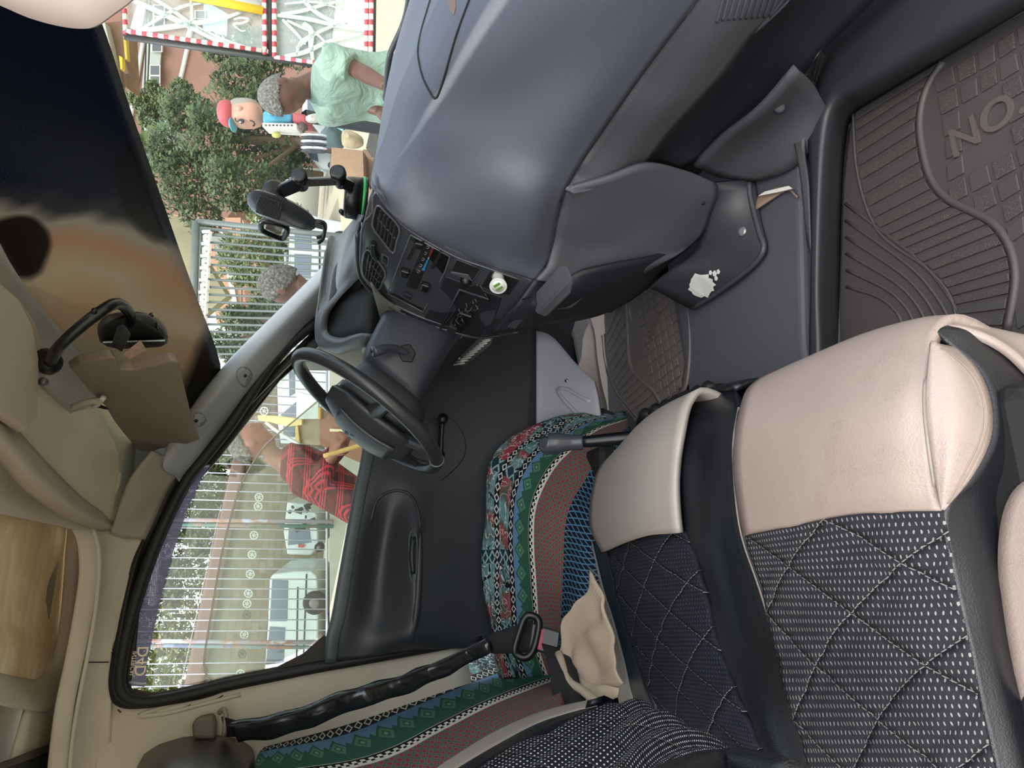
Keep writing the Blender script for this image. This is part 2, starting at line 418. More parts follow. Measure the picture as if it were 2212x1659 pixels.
# ================================================================= DASHBOARD
dash = thing('dashboard', V((.75, 0, .62)), 'dark blue-grey vinyl dashboard running across the van under the windscreen', 'dashboard')
def TX(xs, *pix): return [X(u, v, x) for (u, v), x in zip(pix, xs)]
T0 = TX((.75,.74,.72,.69,.655,.625,.60,.57,.545), (1560,-70),(1510,0),(1390,160),(1300,290),(1243,375),(1212,440),(1197,520),(1185,575),(1157,607))
T1 = TX((.735,.73,.71,.68,.65,.61,.58,.565,.555), (1480,-70),(1420,0),(1310,150),(1230,265),(1180,350),(1152,420),(1133,500),(1115,555),(1085,583))
T2 = TX((.735,.73,.72,.70,.67,.635,.61,.59,.58), (1340,-70),(1290,0),(1200,130),(1130,235),(1080,320),(1050,390),(1025,450),(1003,505),(990,552))
T3 = TX((.76,.755,.74,.73,.705,.68,.65,.62,.60), (1180,-70),(1130,0),(1060,120),(1000,220),(960,300),(938,365),(915,420),(898,462),(888,497))
T4 = TX((.82,.81,.80,.78,.76,.73,.69,.65,.615), (1060,-70),(1010,0),(950,100),(905,200),(885,275),(870,330),(856,380),(845,420),(838,452))
T5 = TX((.92,.91,.90,.87,.84,.80,.74,.68,.63), (960,-70),(925,0),(880,110),(850,210),(838,285),(830,335),(824,375),(820,400),(819,417))
T6 = TX((1.0,1.0,.98,.95,.9,.86,.78,.70,.645), (905,-70),(885,0),(850,120),(833,205),(820,290),(812,335),(804,375),(803,395),(805,408))
T7 = [p+V((.15-.11*max(0, (i-4)/4), .11*max(0, (i-4)/4), -.06)) for i, p in enumerate(T6)]
for i_, t_ in enumerate((T0, T1, T2, T3, T4, T5, T6, T7)): t_.append(t_[-1]+(V((.045, .012, -.004)) if i_ < 4 else V((.012, .03, -.008))))
pad = patch('dash_top_pad', [T7, T6, T5, T4, T3, T2, T1, T0], M_dash, dash, 4, 5, .006)
# top of the dash going forward under the glass, driver side too
patch('dash_shelf', [[V((1.10, -.95, 1.30)), V((1.12, -.3, 1.30)), V((1.12, .3, 1.30)), V((1.04, .72, 1.31))], [V((.98, -.95, 1.30)), V((.99, -.3, 1.30)), V((.98, .25, 1.36)), V((.92, .72, 1.37))], [V((.90, -.95, 1.30)), V((.86, -.3, 1.30)), V((.78, .25, 1.372)), V((.78, .72, 1.37))]], M_dash, dash, 4, 3, .01)
# lower passenger panel
G2 = TX((.80,.79,.785,.78,.77,.755,.735,.70,.66,.635), (1770,-70),(1706,0),(1624,78),(1563,161),(1511,217),(1450,283),(1408,338),(1365,385),(1315,405),(1240,411))
G0 = TX((.757,.747,.737,.727,.71,.70,.687,.67,.66,.635), (1560,-70),(1508,2),(1444,88),(1388,162),(1342,228),(1308,278),(1280,318),(1258,350),(1240,380),(1222,408))
G1 = [(a+b)/2+V((-.012*min(1, (a-b).length/.12), 0, 0)) for a, b in zip(G0, G2)]
low = patch('glove_panel', [G0, G1, G2], M_dashlow, dash, 4, 5, .006)
seam('pad_seam', pad, [(1500,10),(1386,160),(1296,288),(1239,374),(1209,438)], .0016, M_blackm, dash)
# recessed tweeter grille in the lower panel (its ribs run fore-aft)
for i in range(13):
    t = i/12
    a = (1548+t*152, 44-t*12+(4 if i in (0, 12) else 0)); b = (a[0]+16+t*8, a[1]-60)
    tube('grille_rib', [hit(low, *a, .001), hit(low, (a[0]+b[0])/2, (a[1]+b[1])/2, .001), hit(low, *b, .001)], .0022, M_dashlow, dash, 6)
# dark knee board under the glove panel
K0 = [p+V((.01, 0, 0)) for p in G2[:8]]
K1 = TX((.86,.85,.84,.83,.82,.81,.80,.78), (1960,-90),(1890,0),(1795,95),(1730,165),(1655,235),(1590,290),(1520,340),(1470,365))
knee = patch('knee_board', [K0, [(a+b)/2+V((.02, 0, 0)) for a, b in zip(K0, K1)], K1], M_darkpanel, dash, 4, 4, .006)
# groove of the passenger airbag flap and the label slot
seam('airbag_seam', pad, [(1030,-40),(1014,0),(985,80),(962,160),(947,203),(941,211),(935,208),(915,170),(905,130),(904,100),(912,60),(930,0)], .0022, M_blackm, dash)
plate('label_slot', pad, [(966,-10),(985,-10),(985,18),(981,34),(972,22)], .0015, plain('#6b5a52', .5), dash)
# lower centre console
L0 = TX((.635,.63,.615,.60,.575,.555,.54), (1225,410),(1216,440),(1205,480),(1199,520),(1190,560),(1180,585),(1160,606))
L1 = TX((.66,.65,.635,.62,.60,.575,.545), (1315,385),(1310,440),(1300,490),(1290,530),(1280,560),(1262,590),(1205,612))
L2 = TX((.70,.69,.67,.65,.63,.60,.56), (1400,355),(1410,420),(1400,480),(1392,520),(1380,555),(1345,590),(1240,625))
L3 = TX((.74,.72,.70,.68,.66,.62,.57), (1480,368),(1490,420),(1480,470),(1465,515),(1445,545),(1395,580),(1265,640))
L4 = TX((.76,.745,.73,.71,.69,.64,.58), (1551,398),(1549,425),(1535,465),(1520,505),(1490,533),(1430,570),(1280,650))
cons = patch('lower_console', [L0, L1, L2, L3, L4], M_dashlow, dash, 5, 5, .008)
S0 = TX((.54,.56,.57,.59,.62,.66,.70), (1158,607),(1205,600),(1262,585),(1330,572),(1400,560),(1445,548),(1492,533))
S1 = TX((.50,.51,.53,.56,.60,.65,.69), (1110,668),(1165,660),(1230,645),(1300,632),(1360,615),(1400,600),(1440,575))
S2 = TX((.485,.49,.51,.54,.58,.63,.68), (1062,722),(1120,714),(1180,703),(1240,694),(1300,680),(1345,660),(1402,620))
cside = patch('console_side', [S0, S1, S2], M_darkpanel, dash, 5, 5, .008)
seam('console_seam', cside, [(1165,606),(1260,592),(1400,567),(1480,545)], .0014, M_blackm, dash)
patch('console_back', [S2, [p+V((.10, .02, -.02)) for p in S2]], M_blackm, dash, 3, 2, .004)
lathe('console_screw', hit(cons, 1519, 439), nrm(cons, 1519, 439), [(0, .004), (.002, .003)], M_dark, dash, 10)
tube('console_dent', [hit(cside, 1203, 668, 0), hit(cside, 1230, 662, .001), hit(cside, 1256, 645, 0)], [.001, .005, .001], M_darkpanel, dash, 8)
# cup holder arm sticking out of the stack
slab('bracket', TX((.53,.52,.515,.525,.53), (1205,574),(1224,570),(1220,600),(1168,655),(1143,645)), V((-.03, 0, -.012)), M_grey if 0 else plain('#55565c', .5, bs=.15), dash, .006)
# ---------------- centre stack
Rr = TX((.637,.622,.613,.60,.58,.568,.552,.545), (808,405),(836,446),(863,474),(906,500),(985,542),(1050,565),(1123,593),(1161,606))
Ll = TX((.612,.605,.60,.585,.56,.54,.52,.495), (775,505),(775,570),(787,610),(835,655),(903,690),(970,712),(1040,728),(1118,716))
rows = [[a.lerp(b, t)+V((-.012*math.sin(math.pi*t), 0, 0)) for t in (0, .33, .66, 1)] for a, b in zip(Rr, Ll)]
stk = patch('centre_stack', rows, M_gloss, dash, 5, 4, .01)
patch('stack_rim', [[p+V((.03, .012, -.004)) for p in Ll], [p+V((.008, .008, 0)) for p in Ll], Ll], M_gloss, dash, 4, 3, .006)
seam('stack_trim', stk, [(812,414),(795,440),(784,480),(779,530),(779,575),(791,607),(838,649),(905,683),(975,706),(1030,722)], .0022, M_silver, dash)
seam('stack_trim', stk, [(812,414),(842,455),(868,484),(910,514),(985,555),(1050,578),(1123,604)], .0018, M_silver, dash)
seam('stack_rim_line', stk, [(1005,722),(1040,660),(1100,668),(1160,630)], .001, M_blackm, dash)
def vent(pix, n):
    fr_ = plate('air_vent', stk, pix, .001, M_blackm, dash, 0, .0005, 3)
    pp = spl([V((p[0], p[1], 0)) for p in pix], 3, True)
    tube('vent_frame', [hit(stk, p.x, p.y, .002) for p in pp], .0022, M_silver, fr_, 6, 1, True, smoothpath=False)
    return fr_
v1 = vent([(815,442),(832,455),(863,490),(857,520),(850,545),(828,520),(806,490),(806,468)], 5)
v2 = vent([(793,537),(812,556),(833,586),(826,610),(819,624),(803,612),(786,592),(784,566)], 5)
def slats(par, o, a, b, c, d, n, cross):
    """n slats between edge a-b and edge c-d"""
    for i in range(n):
        t = (i+.5)/n; p = (a[0]+(b[0]-a[0])*t, a[1]+(b[1]-a[1])*t); q = (c[0]+(d[0]-c[0])*t, c[1]+(d[1]-c[1])*t)
        P, Q = hit(o, *p, .0035), hit(o, *q, .0035); mk('vent_slat', *barvf(P, Q, .0008, .0028), M_gloss, par, None, False)
    for t in cross:
        p = (a[0]+(c[0]-a[0])*t, a[1]+(c[1]-a[1])*t); q = (b[0]+(d[0]-b[0])*t, b[1]+(d[1]-b[1])*t)
        mk('vent_divider', *barvf(hit(o, *p, .002), hit(o, *q, .002), .001, .001), M_silver, par, None, False)
slats(v1, stk, (820,447), (858,488), (812,492), (848,538), 5, (.5,))
slats(v2, stk, (796,542), (829,584), (790,592), (815,618), 5, (.35, .7))
plate('hazard_switch', stk, [(803,518),(813,520),(815,540),(822,551),(812,554),(802,540)], .012, M_black, dash, .002)
sw = plate('mirror_switch', stk, [(825,546),(841,556),(838,574),(823,566)], .001, M_silver, dash, .001)
plate('switch_cap', stk, [(828,550),(838,557),(836,570),(826,563)], .003, M_black, sw, .001)
# heater panel
hp = plate('heater_panel', stk, [(888,506),(972,552),(962,585),(915,672),(838,632),(862,570)], .0012, M_black, dash, .001)
tube('heater_frame', [hit(stk, *p, .002) for p in ((888,506),(972,552),(962,585),(915,672),(838,632),(862,570))], .0016, M_silver, hp, 6, 1, True, smoothpath=False)
plate('slider_strip', stk, [(917,524),(939,535),(900,625),(878,615)], .003, M_blackm, hp, .0005)
for i in range(12):
    t = i/11; p = (936-t*20, 533+t*46)
    c = ('#7a2b2b' if i < 5 else ('#98a8b0' if i < 6 else '#2f7fae'))
    w_ = .55+abs(i-5)*.16
    plate('temperature_mark', stk, [(p[0]-2*w_, p[1]-.5), (p[0]+1.6*w_, p[1]+1), (p[0]+1.0*w_, p[1]+3.4), (p[0]-2.6*w_, p[1]+2)], .0036, plain(c, .5), hp, 0)
for i in range(5):
    t = i/4; p = (926-t*20, 531+t*52)
    tube('air_icon', [hit(stk, p[0]-3, p[1]-3, .0038), hit(stk, p[0]+2, p[1]-1, .0038), hit(stk, p[0]-1, p[1]+3, .0038), hit(stk, p[0]-4, p[1]+1, .0038)], .0005, plain('#8d9296', .5), hp, 5, 3)
for pix in ([(897,515),(918,520),(914,531),(898,527)], [(868,575),(888,581),(884,593),(866,588)], [(913,605),(931,611),(926,624),(911,619)]):
    plate('slider_knob', stk, pix, .012, M_black, hp, .003)
plate('slider_slot', stk, [(893,530),(900,533),(885,560),(879,557)], .0028, M_blackm, hp, 0)
plate('slider_slot', stk, [(951,538),(957,541),(937,580),(931,577)], .0028, M_blackm, hp, 0)
plate('air_button', stk, [(874,628),(892,637),(889,644),(871,635)], .006, M_dark, hp, .001)
# lower radio cover, ashtray with its exposed mechanism, pockets
rc = plate('radio_cover', stk, [(963,594),(1085,640),(1060,725),(1040,726),(918,685)], .004, M_darkpanel, dash, .003)
pk = plate('pocket', stk, [(988,560),(1038,579),(1022,606),(972,588)], .001, M_blackm, dash, .003)
plate('pocket_floor', stk, [(975,585),(1012,592),(1020,604),(972,588)], .003, plain('#50525a', .4), pk, .001)
tube('pocket_rim', [hit(stk, *p, .001) for p in ((988,560),(1038,579),(1022,606),(972,588))], .0015, M_gloss, pk, 6, 1, True, smoothpath=False)
pk2 = plate('socket_well', stk, [(1060,585),(1122,605),(1100,636),(1085,636),(1040,618)], .0008, M_blackm, dash, .003)
ash = thing('ashtray_mechanism', hit(stk, 1010, 670, .004), 'open black ashtray slot with bare springs and clips in the centre stack', 'ashtray')
plate('ashtray_back', stk, [(995,617),(1060,641),(1007,731),(952,704)], .0055, M_blackm, ash, .001)
tube('ashtray_frame', [hit(stk, *p, .009) for p in ((995,617),(1060,641),(1007,731),(952,704))], .0026, M_gloss, ash, 8, 1, True, smoothpath=False)
plate('ashtray_drum', stk, [(995,665),(1025,675),(1003,708),(975,696)], .014, M_black, ash, .004)
plate('ashtray_cover_plate', stk, [(976,690),(992,697),(986,706),(970,700)], .018, plain('#2c3033', .5), ash, .001)
rnd = random.Random(4)
for i in range(16):
    a = (rnd.uniform(985,1035), 0); a = (a[0], 640+(1035-a[0])*.9+rnd.uniform(-15, 15)); b = (a[0]+rnd.uniform(-14, 14), a[1]+rnd.uniform(-12, 16))
    tube('ashtray_spring', [hit(stk, *a, .014), hit(stk, (a[0]+b[0])/2+3, (a[1]+b[1])/2, .018), hit(stk, *b, .013)], .0009, plain('#5b5e60', .35, .4), ash, 5, 3)
lathe('ashtray_knob', hit(stk, 980, 722, .012), V((-.7, .5, -.3)), [(-.01, .008), (.0, .011), (.006, .011), (.009, .008)], M_black, ash, 16)
plate('slot_tray', cside, [(1118,652),(1150,640),(1100,698),(1052,716)], .001, M_blackm, dash, .001)
plate('slot_tray', cside, [(1152,648),(1163,652),(1112,708),(1095,704)], .004, M_gloss, dash, .001)
# 12 volt socket charger
ch = thing('usb_car_charger', hit(stk, 1078, 612), 'white two-port phone charger plugged into the lighter socket', 'charger')
cn = (nrm(stk, 1078, 600)*.5+(X(1084, 632, .50)-hit(stk, 1076, 596)).normalized()).normalized()
lathe('socket_ring', hit(stk, 1076, 597), cn, [(-.004, .0125), (.003, .0125), (.003, .011), (-.004, .011)], M_chrome, ch, 24)
lathe('charger_body', hit(stk, 1076, 597), cn, [(-.004, .0105), (.006, .0105), (.012, .0095), (.026, .0145), (.034, .0165), (.036, .0155), (.034, .012)], M_white, ch, 24)
_c = hit(stk, 1076, 597)+cn*.0352; _a = cn.orthogonal().normalized(); _b = cn.cross(_a)
lathe('charger_face', _c-cn*.002, cn, [(0, .0125), (.002, .0125)], plain('#dfe0dc', .4), ch, 24)
for s in (-1, 1): box('usb_port', _c+_b*s*.0045, .013, .005, .003, plain('#5f8a3a', .4), ch, .0005, (_a, _b, cn))
# ---------------- instrument hood (driver side) as a shaped shell round a dark opening
Hout = TX((.655,.70,.74,.74,.70,.66,.63,.60,.57,.56,.56,.58), (772,495),(758,535),(736,590),(712,640),(690,672),(683,700),(686,728),(703,745),(735,752),(765,740),(790,735),(815,738))
Hmid = TX((.64,.67,.70,.70,.665,.635,.61,.58,.555,.55,.545,.56), (775,500),(772,560),(757,600),(730,635),(705,665),(695,695),(697,722),(712,737),(738,741),(762,732),(792,728),(822,732))
Hin = TX((.64,.665,.69,.69,.665,.64,.615,.59,.57,.56,.55,.56), (778,530),(782,590),(765,612),(738,640),(714,668),(706,695),(708,716),(720,728),(742,732),(765,726),(795,720),(830,728))
Hback = [p+V((.13, .02, -.01)) for p in Hin]
Htop = [p+V((.03+.19*min(1, i/4), .0, -.012)) for i, p in enumerate(Hout)]
patch('hood_inside', [Hin, Hback], M_blackm, dash, 4, 4, .003)
hood = patch('instrument_hood', [Htop, Hout, Hmid, Hin], plain('#5c5e60', .42, bs=.15, bsc=300, var=.08), dash, 4, 4, .004)
patch('gauge_panel', [[X(770,520,.80), X(800,600,.80), X(840,690,.79)], [X(740,600,.80), X(780,660,.79), X(815,715,.78)], [X(700,665,.78), X(735,705,.76), X(790,735,.75)]], M_blackm, dash, 4, 4, .01)
patch('gauge_glass', [[X(790,612,.70), X(826,660,.66), X(858,722,.62)], [X(740,640,.73), X(775,680,.69), X(815,722,.63)], [X(708,672,.71), X(730,705,.67), X(772,728,.62)]], T('gauge_lens', .25, 0, .25).setc('#0b0d14').mat, dash, 4, 4, .003)
patch('hood_side', [TX((.57,.575,.57), (800,612),(835,650),(905,690)), TX((.585,.585,.57), (812,655),(850,690),(880,712)), TX((.60,.59,.575), (826,705),(845,725),(862,745))], M_grey, dash, 4, 4, .004)
# trim strip, side of the dash beyond the wheel, driver's lower cover
patch('driver_dash_face', [[X(700,745,.60), X(765,742,.58), X(830,738,.58)], [X(640,800,.62), X(760,800,.60), X(880,790,.60)], [V((.66,.75,1.18)), V((.64,.55,1.10)), V((.62,.3,1.05))]], plain('#8b8780', .5), dash, 4, 4, .01)
sp = thing('switch_panel', X(800, 750, .55), 'row of dark switches on the pale dash beside the wiper stalk', 'switch panel')
slab('switch_plate', TX((.545,)*4, (787,737),(815,740),(808,772),(781,762)), V((.006, 0, 0)), M_white, sp, .002)
for i in range(3):
    t = i/3; slab('rocker_switch', [X(790+6*t+q[0], 743+26*t*.9+q[1], .542) for q in ((0,0),(16,2),(14,7),(-2,5))], V((-.003, 0, 0)), M_blackm, sp, .001)
gr = thing('side_vent_louvre', V((.62, .62, 1.17)), 'pale ribbed louvre catching light below the steering column', 'vent')
for i in range(10):
    t = i/9; a = X(1040-t*52, 745+t*40, .60); b = X(1062-t*52, 733+t*40+14, .60)
    tube('louvre_rib', [X(1042-t*62, 736+t*52, .60), X(1066-t*62, 728+t*56, .60)], .003, M_white, gr, 6, 1)
slab('louvre_plate', [X(p[0], p[1], .604) for p in ((1068,722),(1040,730),(972,795),(985,808),(1060,745))], V((.006, 0, 0)), M_grey, gr, .001)
# ---------------- kick bracket at the foot of the console
kb = thing('console_foot', V((.72, .05, .64)), 'dark plastic console foot with torn white sticker beside the passenger mat', 'console')
F0 = TX((.77,.775,.775,.77), (1545,398),(1575,393),(1605,390),(1632,392))
def mixrow(p0, zz, *pix):
    e = Z(pix[-1][0], pix[-1][1], zz); d0, d1 = (p0-CC).dot(CF), (e-CC).dot(CF)
    return [B(q[0], q[1], d0+(d1-d0)*i/(len(pix)-1)) for i, q in enumerate(pix)]
F0 = mixrow(X(1545,398,.765), .66, (1545,398),(1575,393),(1605,390),(1632,392))
F1 = mixrow(X(1530,470,.73), .66, (1530,470),(1565,470),(1600,468),(1640,465))
F2 = mixrow(X(1515,520,.70), .66, (1515,520),(1560,520),(1605,522),(1652,528))
F3 = mixrow(X(1495,548,.685), .66, (1495,548),(1540,550),(1590,552),(1640,562))
F4 = mixrow(X(1450,580,.665), .66, (1450,580),(1495,588),(1545,600),(1590,612))
F5 = mixrow(X(1402,622,.645), .66, (1402,622),(1430,635),(1465,655),(1497,671))
kf = patch('foot_shell', [F0, F1, F2, F3, F4, F5], plain('#33353b', .5, bs=.12, bsc=300), kb, 4, 4, .01)
seam('foot_lip', kf, [(1618,395),(1622,430),(1640,500),(1650,535),(1630,570),(1570,618),(1497,666)], .006, plain('#3d3f45', .5), kb)
lathe('foot_screw', hit(kf, 1604, 500), nrm(kf, 1604, 500), [(0, .010), (.003, .009), (.0035, .004)], plain('#8b8d90', .35, .5), kb, 18)
_rn = random.Random(8); st_ = []
for i in range(26):
    a = 2*math.pi*i/26; r = 1+_rn.uniform(-.18, .12); st_.append((1517+22*math.cos(a)*r*1.25+10*math.sin(a), 614+24*math.sin(a)*r-8*math.cos(a)))
plate('torn_sticker', kf, st_, .0006, M_white, kb, 0, .0045)
for q in ((1545,590,5),(1553,586,4),(1536,588,4),(1548,600,4)): plate('torn_sticker', kf, [(q[0]+q[2]*math.cos(k*1.2), q[1]+q[2]*1.4*math.sin(k*1.2)) for k in range(5)], .0006, M_white, kb, 0, .002)
# small grille plate on the console foot is wood/metal torn lining
bl = thing('torn_floor_lining', V((.70, -.05, .64)), 'torn brown edge of floor lining between console foot and mat', 'lining')
patch('torn_edge', [[Z(1628,430,.66), Z(1660,412,.655), Z(1700,402,.65), Z(1722,420,.65)], [Z(1632,452,.665), Z(1665,430,.66), Z(1700,410,.655), Z(1724,424,.655)]], plain('#8a7766', .8, bs=.6, bsc=90, var=.4), bl, 5, 3, .004)
slab('pale_scrap', [Z(*p) for p in ((1655,414,.667),(1706,402,.664),(1714,408,.664),(1690,414,.665),(1640,424,.667))], V((0, 0, .003)), M_white, bl)
def struct(o): o['kind'] = 'structure'; return o
# ================================================================= FLOOR
struct(box('floor', V((.2, 0.03, .515)), 2.6, 1.80, .03, M_floor, None, 0))
tun = [V((-.9,-.13,.645)), V((.42,-.135,.645)), V((.62,-.165,.645)), V((.80,-.20,.645)), V((.98,-.2,.66)), V((1.0,.30,.66)), V((.80,.33,.645)), V((.44,.275,.645)), V((-.9,.27,.645))]
struct(slab('floor', tun, V((0, 0, -.12)), M_floor, None, .012, False, 3))
# firewall, kick panel
kp = patch('wall_front', [[V((1.02,-.95,1.3)), V((1.02,-.3,1.3)), V((1.02,.3,1.3)), V((1.02,.78,1.3))], [V((.99,-.95,.9)), V((.99,-.3,.9)), V((.99,.3,.9)), V((.99,.78,.9))], [V((.93,-.95,.68)), V((.93,-.3,.68)), V((.93,.3,.68)), V((.93,.78,.68))], [V((.84,-.95,.54)), V((.84,-.3,.54)), V((.84,.3,.54)), V((.84,.78,.54))]], M_darkpanel, None, 3, 3, .01); struct(kp)
kc = patch('kick_carpet', [[Z(1500,360,.80), Z(1560,300,.80), Z(1640,240,.80), Z(1720,150,.80)], [Z(1560,385,.72), Z(1610,330,.72), Z(1680,270,.72), Z(1760,190,.72)], [Z(1640,392,.665), Z(1700,370,.66), Z(1745,330,.655), Z(1790,240,.65)]], plain('#45464c', .8, bs=.3, bsc=200), None, 4, 4, .01)
tag(kc, 'grey kick panel lining with a round clip between the console foot and the passenger mat', 'kick panel')
lathe('round_clip', hit(kc, 1684, 233), (CC-hit(kc, 1684, 233)), [(-.003, .011), (.003, .011), (.005, .008), (.005, .003)], M_dark, kc, 20)
# ================================================================= MATS
def mat_thing(label, loc): return thing('floor_mat', loc, label, 'floor mat')
def zr(z, pix, r, name, m, par, n=4, closed=False, lift=0): return tube(name, ZS(z+lift, *pix), r, m, par, 6, n, closed, flat=1)
mA = mat_thing('black ribbed rubber mat with raised lettering in the passenger footwell', V((.6, -.4, .55)))
zA = .565
tray = [(1838,262),(1850,240),(1875,222),(2215,22),(2330,-50),(2450,300),(2420,760),(2200,900),(1815,900),(1812,760),(1815,620),(1822,400)]
slab('mat_base', ZS(zA, *tray), V((0, 0, -.012)), M_mat, mA, .002)
# wall of the tray
w0 = [(1812,960),(1812,760),(1814,620),(1820,400),(1832,275),(1848,243),(1880,222),(2050,120),(2215,22),(2330,-50)]
w1 = [(1775,960),(1776,760),(1772,620),(1778,400),(1790,265),(1812,215),(1850,190),(2010,95),(2160,5),(2260,-60)]
w2 = [(1747,960),(1747,760),(1750,620),(1752,400),(1745,300),(1755,210),(1790,120),(1850,60),(1930,0),(2000,-50)]
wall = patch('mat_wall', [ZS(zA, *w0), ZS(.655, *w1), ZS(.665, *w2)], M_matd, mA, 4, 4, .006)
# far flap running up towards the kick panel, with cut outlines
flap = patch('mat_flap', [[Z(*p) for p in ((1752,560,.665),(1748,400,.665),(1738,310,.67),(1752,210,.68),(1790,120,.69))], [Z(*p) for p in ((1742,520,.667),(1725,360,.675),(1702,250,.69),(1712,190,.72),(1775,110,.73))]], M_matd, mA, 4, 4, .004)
for pp in ([(1745,160),(1725,190),(1716,215),(1722,245),(1731,256),(1742,230),(1756,200),(1757,170)], [(1772,125),(1762,145),(1755,160),(1765,174),(1778,150),(1786,125)]):
    tube('mat_outline', [p+V((0, 0, .002)) for p in (hit(flap, *q, .001) for q in pp)], .0016, M_rubber, mA, 6, 2, True)
gl = [(1843,243),(1845,300),(1851,366),(1869,440),(1897,499),(1938,536),(1993,572),(2039,618),(2062,664),(2068,720)]
sc_ = [(2037,133),(2002,192),(1988,256),(1993,320),(2011,385),(2048,430),(2103,458),(2149,485),(2181,531),(2194,586),(2190,641),(2176,714)]
zr(zA, sc_, .0065, 'mat_rib', M_mat, mA, lift=.001)
zr(zA, gl, .003, 'mat_rib', M_mat, mA, lift=.001)
GL = spl([V((a, b, 0)) for a, b in gl], 8); SCv = spl([V((a, b, 0)) for a, b in sc_], 8)
def curve_at(c, t): t = max(0, min(.9999, t))*(len(c)-1); i = int(t); return c[i].lerp(c[i+1], t-i)
def cell(corners, z, h, m, par, name='mat_rib', rnd_=2):
    c = sum((V((a, b, 0)) for a, b in corners), V((0, 0, 0)))/len(corners)
    slab(name, [Z(c.x+(a-c.x), c.y+(b-c.y), z) for a, b in corners], V((0, 0, h)), m, par, .0015)
N = 22
for i in range(N):
    t0, t1 = i/N, (i+.72)/N
    a0, a1 = curve_at(GL, t0*.97+.01), curve_at(GL, t1*.97+.01); b0, b1 = curve_at(SCv, t0), curve_at(SCv, t1)
    k = 8/max(1, (b0-a0).length)
    cs = [a0.lerp(b0, k*1.0), a1.lerp(b1, k), a1.lerp(b1, 1-k*1.4), a0.lerp(b0, 1-k*1.4)]
    cell([(p.x, p.y) for p in cs], zA, .004, M_matrough if i % 2 else M_mat, mA)
# skewed tiles right of the S curve
rn = random.Random(2)
for i in range(-3, 14):
    for j in range(0, 7):
        f0 = lambda a, b: (2012+b*47+a*7.5+6*math.sin(a*.7+b), 165+a*47-b*27-4*math.cos(b*.9+a*.3))
        q = [f0(i+.1, j+.08), f0(i+.1, j+.9), f0(i+.9, j+.9), f0(i+.9, j+.08)]
        cx, cy = sum(p[0] for p in q)/4, sum(p[1] for p in q)/4
        bx = min((abs(p.y-cy), p.x) for p in SCv)[1]
        edge = 235-(cx-1835)*.565
        if cx < bx+22 or cy < edge+34 or cx > 2380 or cy > 760: continue
        if 2080 < cx < 2175 and 205 < cy < 345 and j != 0: continue
        cell(q, zA, .0035, M_matrough if (i+j) % 2 else M_mat, mA)
# lower left fan of curved ribs
for a in range(6):
    s = a/6
    p0 = (1826+s*4, 440+s*215) if a < 6 else (1880+(a-6)*45, 520+(a-6)*60)
    p2 = (1870+(8-a)*27, 705) if a < 6 else (2000+(a-6)*26, 700)
    p1 = ((p0[0]+p2[0])/2+18-a*2, (p0[1]+p2[1])/2-20)
    p15 = ((p1[0]+p2[0])/2+12, (p1[1]+p2[1])/2)
    zr(zA, [p0, p1, p15, p2], .0028, 'mat_rib', M_mat, mA, lift=.001)
def on_mat_text(s, u, v, u2, v2, z, size, par, m=M_mat):
    o = Z(u, v, z); ax = (Z(u2, v2, z)-o).normalized(); up = V((0, 0, 1)).cross(ax)
    text('raised_lettering', s, o, ax, up, size, m, par, .002)
on_mat_text('NO.1', 2152, 252, 2236, 195, zA+.003, .068, mA, plain('#57504c', .5))
# driver mat
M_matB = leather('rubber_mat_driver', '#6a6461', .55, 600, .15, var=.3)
mB = mat_thing('black rubber mat with diamond tread and sunlit patch in the driver footwell', V((.6, .55, .55)))
zB = .635
pB = [(1400,590),(1432,618),(1462,640),(1478,680),(1486,760),(1478,830),(1452,868),(1436,1000),(1300,1000),(1312,900),(1291,840),(1272,770),(1262,715),(1235,660),(1290,640)]
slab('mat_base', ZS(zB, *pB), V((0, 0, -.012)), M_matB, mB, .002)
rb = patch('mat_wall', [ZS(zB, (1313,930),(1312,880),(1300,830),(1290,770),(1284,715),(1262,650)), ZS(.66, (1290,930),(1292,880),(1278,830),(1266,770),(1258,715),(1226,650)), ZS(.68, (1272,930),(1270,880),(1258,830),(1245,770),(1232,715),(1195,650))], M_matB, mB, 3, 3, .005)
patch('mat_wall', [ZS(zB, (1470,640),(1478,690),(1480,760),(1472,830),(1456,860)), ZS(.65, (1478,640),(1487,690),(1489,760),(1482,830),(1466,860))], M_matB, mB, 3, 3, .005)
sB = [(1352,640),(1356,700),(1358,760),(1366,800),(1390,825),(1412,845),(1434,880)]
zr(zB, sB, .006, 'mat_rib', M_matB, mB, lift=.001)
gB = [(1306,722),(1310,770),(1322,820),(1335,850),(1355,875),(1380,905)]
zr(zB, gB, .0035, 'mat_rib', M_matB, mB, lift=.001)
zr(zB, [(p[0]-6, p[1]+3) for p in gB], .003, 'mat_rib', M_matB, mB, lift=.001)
Gc, Sc = spl([V((a, b, 0)) for a, b in gB], 8), spl([V((a, b, 0)) for a, b in sB], 8)
for i in range(13):
    t = i/13; a, b = curve_at(Gc, t), curve_at(Sc, t*.98); a2, b2 = curve_at(Gc, t+.045), curve_at(Sc, (t+.045)*.98)
    cs = [a.lerp(b, .12), a2.lerp(b2, .12), a2.lerp(b2, .9), a.lerp(b, .9)]
    sh = 22*(1-t)
    cell([(cs[0].x, cs[0].y), (cs[1].x, cs[1].y), (cs[2].x, cs[2].y-sh), (cs[3].x, cs[3].y-sh)], zB, .004, M_matB, mB)
